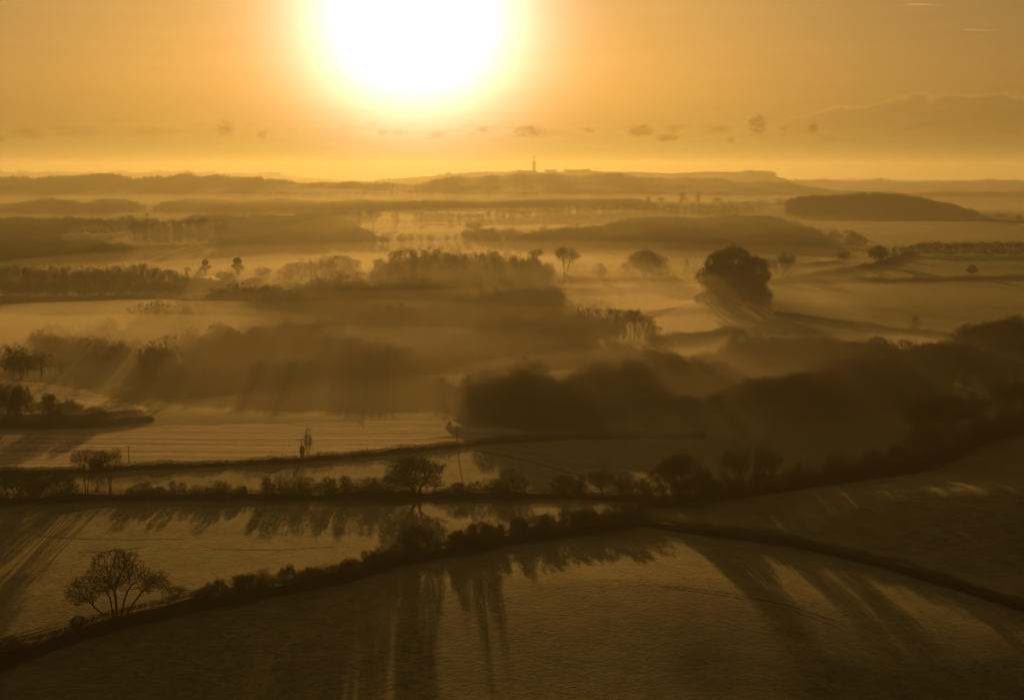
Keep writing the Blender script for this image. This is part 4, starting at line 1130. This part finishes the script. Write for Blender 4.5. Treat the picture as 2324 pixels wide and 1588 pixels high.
def strip(pts, w, label=None):
    P = np.array([ground_at(*p)[:2] for p in pts])
    seg = np.linalg.norm(np.diff(P, axis=0), axis=1); cum = np.concatenate([[0], np.cumsum(seg)])
    s_ = np.linspace(0, cum[-1], max(int(cum[-1] / 3.0), 6))
    cx = np.interp(s_, cum, P[:, 0]) + 0.3 * np.sin(s_ / 9.0); cy = np.interp(s_, cum, P[:, 1]) + 0.3 * np.sin(s_ / 13.0)
    tx, ty = np.gradient(cx), np.gradient(cy); l = np.hypot(tx, ty) + 1e-9
    a = np.stack([cx - ty / l * w / 2, cy + tx / l * w / 2], 1); b = np.stack([cx + ty / l * w / 2, cy - tx / l * w / 2], 1)
    off = 0.06 + 0.00012 * P[:, 1].mean()
    V = np.concatenate([np.column_stack([a, height(a[:, 0], a[:, 1]) + off]), np.column_stack([b, height(b[:, 0], b[:, 1]) + off])])
    n = len(s_); i = np.arange(n - 1)
    o = link('track', mesh_np('track', V, [np.stack([i, i + n, i + n + 1, i + 1], 1)], M_RUT))
    tag(o, kind='structure')
M_RUT = rough_mat('rutted_soil', (0.045, 0.034, 0.022), (0.085, 0.070, 0.035), 0.6)
for dy in (0, 7):
    strip([(-60, 1466 + dy), (0, 1450 + dy), (120, 1418 + dy), (230, 1392 + dy), (330, 1372 + dy)], 0.55)
strip([(1082, 1022), (1150, 1036), (1230, 1054), (1330, 1081)], 1.6)
for pts in ([(1800, 655), (1950, 665), (2120, 684), (2340, 706)], [(1880, 690), (2000, 703), (2160, 724), (2340, 742)], [(1900, 708), (2060, 728), (2200, 746), (2340, 760)],
            [(2150, 641), (2240, 650), (2340, 664)], [(1990, 700), (2140, 716), (2340, 735)]):
    strip(pts, 1.3)
for pts in ([(100, 1216), (180, 1222), (300, 1224), (420, 1221)], [(480, 1245), (620, 1247), (760, 1240)], [(180, 1252), (250, 1250), (330, 1240)], [(1500, 1330), (1640, 1345), (1780, 1372), (1900, 1410)]):
    strip(pts, 0.5)

# ------------------------------------------------------------------ poles, pylons, mast, farm, animals
def boxes(bs):
    V, Q = [], []
    for (x0, y0, z0, x1, y1, z1) in bs:
        b = len(V)
        V += [(x0, y0, z0), (x1, y0, z0), (x1, y1, z0), (x0, y1, z0), (x0, y0, z1), (x1, y0, z1), (x1, y1, z1), (x0, y1, z1)]
        Q += [[b, b + 3, b + 2, b + 1], [b + 4, b + 5, b + 6, b + 7], [b, b + 1, b + 5, b + 4], [b + 1, b + 2, b + 6, b + 5], [b + 2, b + 3, b + 7, b + 6], [b + 3, b, b + 4, b + 7]]
    return np.array(V, float), np.array(Q)

def bars(segs, k=4):
    """segs: (p0, p1, r0, r1)"""
    V, Q = prisms([s[0] for s in segs], [s[1] for s in segs], np.array([s[2] for s in segs], float), np.array([s[3] for s in segs], float), k)
    return V, Q

def pole(px, py, top, label, lean=0.0, arm=True):
    x, y, z = ground_at(px, py)
    d = proj(x, y, z)[2]; h = max((py - top) * d / F, 6)
    e = link('utility_pole', None, loc=(x, y, z))
    V, Q = bars([((0, 0, -0.5), (lean * h, 0, h), 0.17, 0.12)], 8)
    link('shaft', mesh_np('pole_shaft', V, [Q], M_POLE), e)
    if arm:
        V, Q = boxes([(lean * h - 0.9, -0.06, h - 0.55, lean * h + 0.9, 0.06, h - 0.40)])
        link('crossarm', mesh_np('pole_crossarm', V, [Q], M_POLE), e)
        for s in (-0.8, 0.0, 0.8):
            V, Q = bars([((lean * h + s, 0, h - 0.42), (lean * h + s, 0, h - 0.15), 0.06, 0.04)], 6)
            link('insulator', mesh_np('insulator', V, [Q], M_CONC), e)
    tag(e, label, 'pole', 'poles of the power line')
    return e
pole(293, 1050, 1018, 'utility pole right of the slender pair of bare trees')
pole(684, 1036, 993, 'utility pole beside the narrow upright tree', 0.01)
pole(1037, 1014, 964, 'utility pole at the middle of the striped field\'s hedge')
pole(170, 884, 843, 'utility pole on the pale rise at the left')
pole(1407, 700, 654, 'utility pole in the pale field behind the central wood')
pole(1606, 723, 712, 'short post at the top of the bright pale patch', arm=False)
pole(2061, 752, 716, 'leaning utility pole beside the small round-topped tree', -0.08)

def pylon(px, Y, top, label):
    x, y, z = at_dist(px, Y)
    d = proj(x, y, z)[2]; h = (proj(x, y, z)[1] - top) * d / F
    e = link('pylon', None, loc=(x, y, z), rot=(0, 0, 0.4))
    w = h * 0.085; segs = []
    lv = [(0, w), (0.25, w * .72), (0.5, w * .45), (0.7, w * .30), (1.0, w * .06)]
    r = 0.22
    for (a, wa), (b, wb) in zip(lv[:-1], lv[1:]):
        for sx_, sy_ in ((1, 1), (1, -1), (-1, -1), (-1, 1)):
            segs.append(((sx_ * wa, sy_ * wa, a * h), (sx_ * wb, sy_ * wb, b * h), r, r))
        for s in (1, -1):
            segs.append(((wa, s * wa, a * h), (-wb, s * wb, b * h), r * .7, r * .7)); segs.append(((-wa, s * wa, a * h), (wb, s * wb, b * h), r * .7, r * .7))
            segs.append(((s * wa, wa, a * h), (s * wb, -wb, b * h), r * .7, r * .7)); segs.append(((s * wa, -wa, a * h), (s * wb, wb, b * h), r * .7, r * .7))
    V, Q = bars(segs)
    link('lattice', mesh_np('pylon_lattice', V, [Q], M_STEEL), e)
    for a, l in ((0.68, .15), (0.80, .19), (0.92, .12)):
        V, Q = bars([((-l * h, 0, a * h), (0, 0, a * h + h * .03), .25, .35), ((l * h, 0, a * h), (0, 0, a * h + h * .03), .25, .35), ((-l * h, 0, a * h), (l * h, 0, a * h), .25, .25)])
        link('crossarm', mesh_np('pylon_crossarm', V, [Q], M_STEEL), e)
    tag(e, label, 'pylon', 'power pylons')
pylon(255, 4000, 425, 'hazy pylon nearer the centre under the conifer ridge')
pylon(85, 4200, 428, 'fainter hazy pylon near the left edge under the conifer ridge')
pylon(1585, 3500, 431, 'hazy pylon behind the far tree row right of centre')

def mast():
    x, y, z = at_dist(1212, 7950)
    d = proj(x, y, z)[2]; h = (proj(x, y, z)[1] - 355) * d / F
    e = link('radio_mast', None, loc=(x, y, z))
    h1 = h * 0.66; w = h * 0.085
    segs = []
    for sx_ in (-1, 1):
        for sy_ in (-1, 1):
            segs.append(((sx_ * w, sy_ * w, 0), (sx_ * w, sy_ * w, h1), 1.3, 1.3))
    n = 7
    for i in range(n):
        a, b = h1 * i / n, h1 * (i + 1) / n
        for s in (-1, 1):
            segs += [((-w, s * w, a), (w, s * w, b), .5, .5), ((w, s * w, a), (-w, s * w, b), .5, .5), ((s * w, -w, a), (s * w, w, b), .5, .5)]
    V, Q = bars(segs); link('lower_lattice', mesh_np('mast_lower', V, [Q], M_CONC), e)
    V, Q = bars([((0, 0, 0), (0, 0, h1), w * 0.42, w * 0.42)], 10); link('core', mesh_np('mast_core', V, [Q], M_CONC), e)
    for i in range(1, 7):
        zz = h1 * i / 6.0
        ww = w * 1.75
        V, Q = boxes([(-ww, -ww, zz - 1.2, ww, ww, zz)])
        link('platform', mesh_np('mast_platform', V, [Q], M_CONC), e)
    segs = []
    for sx_ in (-1, 1):
        for sy_ in (-1, 1):
            segs.append(((sx_ * w * .55, sy_ * w * .55, h1), (sx_ * w * .42, sy_ * w * .42, h), .9, .9))
    for i in range(6):
        a, b = h1 + (h - h1) * i / 6, h1 + (h - h1) * (i + 1) / 6
        for s in (-1, 1):
            segs += [((-w * .5, s * w * .5, a), (w * .5, s * w * .5, b), .45, .45), ((s * w * .5, -w * .5, a), (s * w * .5, w * .5, b), .45, .45)]
    V, Q = bars(segs); link('upper_lattice', mesh_np('mast_upper', V, [Q], M_STEEL), e)
    V, Q = boxes([(-w * .5, -w * .5, h - 6, w * .5, w * .5, h)]); link('aerial_cap', mesh_np('mast_cap', V, [Q], M_STEEL), e)
    for (a, s) in ((0.55, 1), (0.42, -1), (0.5, -1), (0.35, 1)):
        V, Q = bars([((s * w * 1.5, -w * 1.8, h * a), (s * w * 1.5, -w * 1.8 - 2, h * a), 3.4, 3.4)], 12)
        link('dish', mesh_np('mast_dish', V, [Q], M_CONC), e)
    tag(e, 'tall lattice radio mast with platforms on the far hill under the sun', 'mast')
    # low building at its foot
    x, y, z = at_dist(1195, 7930)
    b = link('low_building', None, loc=(x, y, z))
    V, Q = boxes([(-62, -12, -6, 62, 12, 9)]); link('wall', mesh_np('station_wall', V, [Q], M_CONC), b)
    V, Q = boxes([(-64, -14, 9.003, 64, 14, 10.5)]); link('roof', mesh_np('station_roof', V, [Q], M_CLAD), b)
    tag(b, 'long flat-roofed building at the foot of the radio mast', 'building')
mast()

def barn(px, py, wl, ww, hw, hr, rz, label, dist=None):
    x, y, z = ground_at(px, py)
    e = link('barn', None, loc=(x, y, z), rot=(0, 0, rz))
    a, b = wl / 2, ww / 2
    V = [(-a, -b, -1), (a, -b, -1), (a, b, -1), (-a, b, -1), (-a, -b, hw), (a, -b, hw), (a, b, hw), (-a, b, hw), (-a, 0, hr), (a, 0, hr)]
    me = mesh_np('barn_wall', V, [np.array([[0, 1, 5, 4], [2, 3, 7, 6], [1, 2, 6, 5], [3, 0, 4, 7]]), np.array([[4, 7, 8], [5, 9, 6]])], M_CLAD)
    link('wall', me, e)
    o = 0.7; t = 0.25
    sl = (hr - hw) / b
    for s in (-1, 1):
        V = [(-a - o, 0, hr + .05), (a + o, 0, hr + .05), (a + o, s * (b + o), hw - o * sl + .05), (-a - o, s * (b + o), hw - o * sl + .05)]
        V = V + [(p[0], p[1], p[2] + t) for p in V]
        q = [[0, 1, 2, 3], [4, 7, 6, 5], [0, 4, 5, 1], [1, 5, 6, 2], [2, 6, 7, 3], [3, 7, 4, 0]]
        link('roof', mesh_np('barn_roof', V, [np.array(q)], M_ROOF), e)
    V, Q = boxes([(-2.2, -b - 0.06, 0, 2.2, -b - 0.003, 3.8)])
    link('door', mesh_np('barn_door', V, [Q], M_WIRE), e)
    tag(e, label, 'barn', 'farm buildings')
barn(461, 650, 24, 22, 5.2, 9.0, math.radians(62), 'pale-roofed barn among the dark pines at the left')
barn(572, 646, 17, 10, 4.0, 6.8, math.radians(-50), 'smaller pale-roofed farm building right of the barn')

def deer_mesh(graze, seed):
    """four-legged grazing animal, grown as one skinned body"""
    hd = (0.62, 0, 0.35) if graze else (0.75, 0, 1.35)
    nk = (0.55, 0, 0.80) if graze else (0.62, 0, 1.12)
    pts = [((-0.55, 0, 0.88), .17, -1), ((-0.1, 0, 0.86), .19, 0), ((0.35, 0, 0.90), .20, 1), (nk, .10, 2), (hd, .085, 3), ((hd[0] + 0.2, 0, hd[2] - 0.06), .04, 4), ((-0.68, 0, 0.80), .04, 0)]
    for s in (-1, 1):
        b = len(pts); pts += [((0.36, s * .12, 0.62), .07, 2), ((0.38, s * .12, 0.34), .035, b), ((0.37, s * .12, 0.02), .03, b + 1)]
        b = len(pts); pts += [((-0.50, s * .12, 0.66), .09, 0), ((-0.62, s * .12, 0.36), .04, b), ((-0.55, s * .12, 0.02), .03, b + 1)]
    pts += [((hd[0] - .04, .07, hd[2] + .14), .02, 4), ((hd[0] - .04, -.07, hd[2] + .14), .02, 4)]
    V = np.array([p[0] for p in pts]); R = np.array([p[1] for p in pts]); P = np.array([p[2] for p in pts])
    me = bpy.data.meshes.new('deer')
    me.from_pydata([tuple(v) for v in V], [(int(P[i]), i) for i in range(1, len(V))], [])
    o = bpy.data.objects.new('deer', me); COL.objects.link(o)
    md = o.modifiers.new('s', 'SKIN'); md.use_smooth_shade = True
    for i, sv in enumerate(me.skin_vertices[0].data):
        sv.radius = (R[i], R[i]); sv.use_root = (i == 0)
    o.modifiers.new('d', 'SUBSURF').render_levels = 1
    me.materials.append(M_FUR)
    return o
deer = [deer_mesh(True, 1), deer_mesh(False, 2)]
spots = [(1362.7, 655, 1), (1367, 650, 0), (1416, 648, 0), (1453, 643, 0), (1468.5, 641, 1), (1479, 641, 0), (1357, 672, 0), (1543, 652, 0), (1563, 645, 1)]
dl = ['brown deer with raised head at the left of the pale field', 'brown deer grazing just right of the leftmost standing one', 'lone brown grazing deer in the middle of the pale field',
      'grazing deer left of the close pair on the pale field', 'standing deer, left one of the close pair on the pale field', 'grazing deer, right one of the close pair on the pale field',
      'grazing deer lowest in the pale field', 'grazing deer near the tall dark clump', 'standing deer closest to the tall dark clump']
for i, (px, py, up) in enumerate(spots):
    src = deer[1 if up else 0]
    first = (i == 0 and up) or (i == 1 and not up)
    o = src if first else src.copy()
    if not first: COL.objects.link(o)
    x, y, z = ground_at(px, py)
    o.location = (x, y, z); o.rotation_euler = (0, 0, rng0.uniform(-0.6, 0.6) + (math.pi if i % 2 else 0)); o.scale = (1.25,) * 3
    tag(o, dl[i], 'deer', 'deer on the pale field')

# ------------------------------------------------------------------ air
def volume_mat(name, density, col, g):
    m, B, out = new_mat(name)
    v = B.n('ShaderNodeVolumePrincipled')
    v.inputs['Density'].default_value = density
    v.inputs['Color'].default_value = (*col, 1)
    v.inputs['Anisotropy'].default_value = g
    B.l.new(v.outputs[0], out.inputs['Volume'])
    return m

V, Q = boxes([(-30000, -450, -60, 30000, 15700, 245)])
hz = link('haze', mesh_np('haze', V, [Q], volume_mat('haze_air', HAZE_DENSITY, HAZE_COL, HAZE_G)))
tag(hz, kind='stuff')

def mist(px, Y, rx, ry, rz, density, col=(0.36, 0.34, 0.28), g=0.5, zc=2.0):
    x, y, z = at_dist(px, Y)
    n1, n2 = 40, 20
    V = []; Q = []
    rng = np.random.default_rng(int(px + Y))
    ph = rng.uniform(0, 6, 6)
    for i in range(n2 + 1):
        t = math.pi * i / n2
        for j in range(n1):
            p = 2 * math.pi * j / n1
            k = 1 + 0.16 * math.sin(3 * p + ph[0]) + 0.10 * math.sin(5 * p + ph[1] + 2 * t) + 0.06 * math.sin(9 * p + ph[2])
            V.append((rx * math.sin(t) * math.cos(p) * k, ry * math.sin(t) * math.sin(p) * k, rz * math.cos(t) * (1 + 0.15 * math.sin(2 * p + ph[3]) * math.sin(t) ** 2)))
    for i in range(n2):
        for j in range(n1):
            a = i * n1 + j; b = i * n1 + (j + 1) % n1
            Q.append((a, a + n1, b + n1, b))
    V = np.array(V)
    me = mesh_np('mist', V, [np.array(Q)], volume_mat('mist_air', density, col, g), smooth=True)
    o = link('mist', me, loc=(x, y, z + zc))
    tag(o, 'thin bank of ground mist lying in the valley', 'mist', 'banks of ground mist', kind='stuff')
MIST = [(700, 640, 240, 110, 8, 0.0030), (560, 690, 220, 110, 8, 0.0016), (950, 700, 190, 120, 8, 0.0018), (250, 800, 200, 140, 17, 0.0050), (60, 700, 140, 130, 17, 0.0048),
        (1150, 980, 320, 160, 12, 0.0012), (400, 960, 260, 130, 10, 0.0008), (1640, 840, 100, 66, 26, 0.0022), (1150, 1250, 430, 200, 20, 0.0016),
        (1900, 560, 180, 110, 10, 0.0034), (1400, 550, 180, 90, 10, 0.0040), (1162, 2700, 3500, 1900, 40, 0.00006), (900, 4300, 3200, 700, 30, 0.0003)]
MIST2 = [(1050, 640, 330, 150, 20, 0.00055), (1120, 670, 430, 210, 27, 0.00026), (1180, 700, 540, 280, 34, 0.00016), (1200, 760, 640, 350, 42, 0.00011), (1950, 580, 170, 110, 18, 0.0006),
         (1080, 1120, 380, 170, 26, 0.00050), (1100, 1200, 460, 260, 34, 0.00030), (1250, 1700, 560, 420, 44, 0.00018)]
for a in MIST: mist(*a)
for a in MIST2: mist(*a, col=(0.56, 0.52, 0.43), g=0.6)
print('trees placed', count_tree[0], 'stuff trees', N_STUFF[0], 'faces', sum(len(m.polygons) for m in bpy.data.meshes))
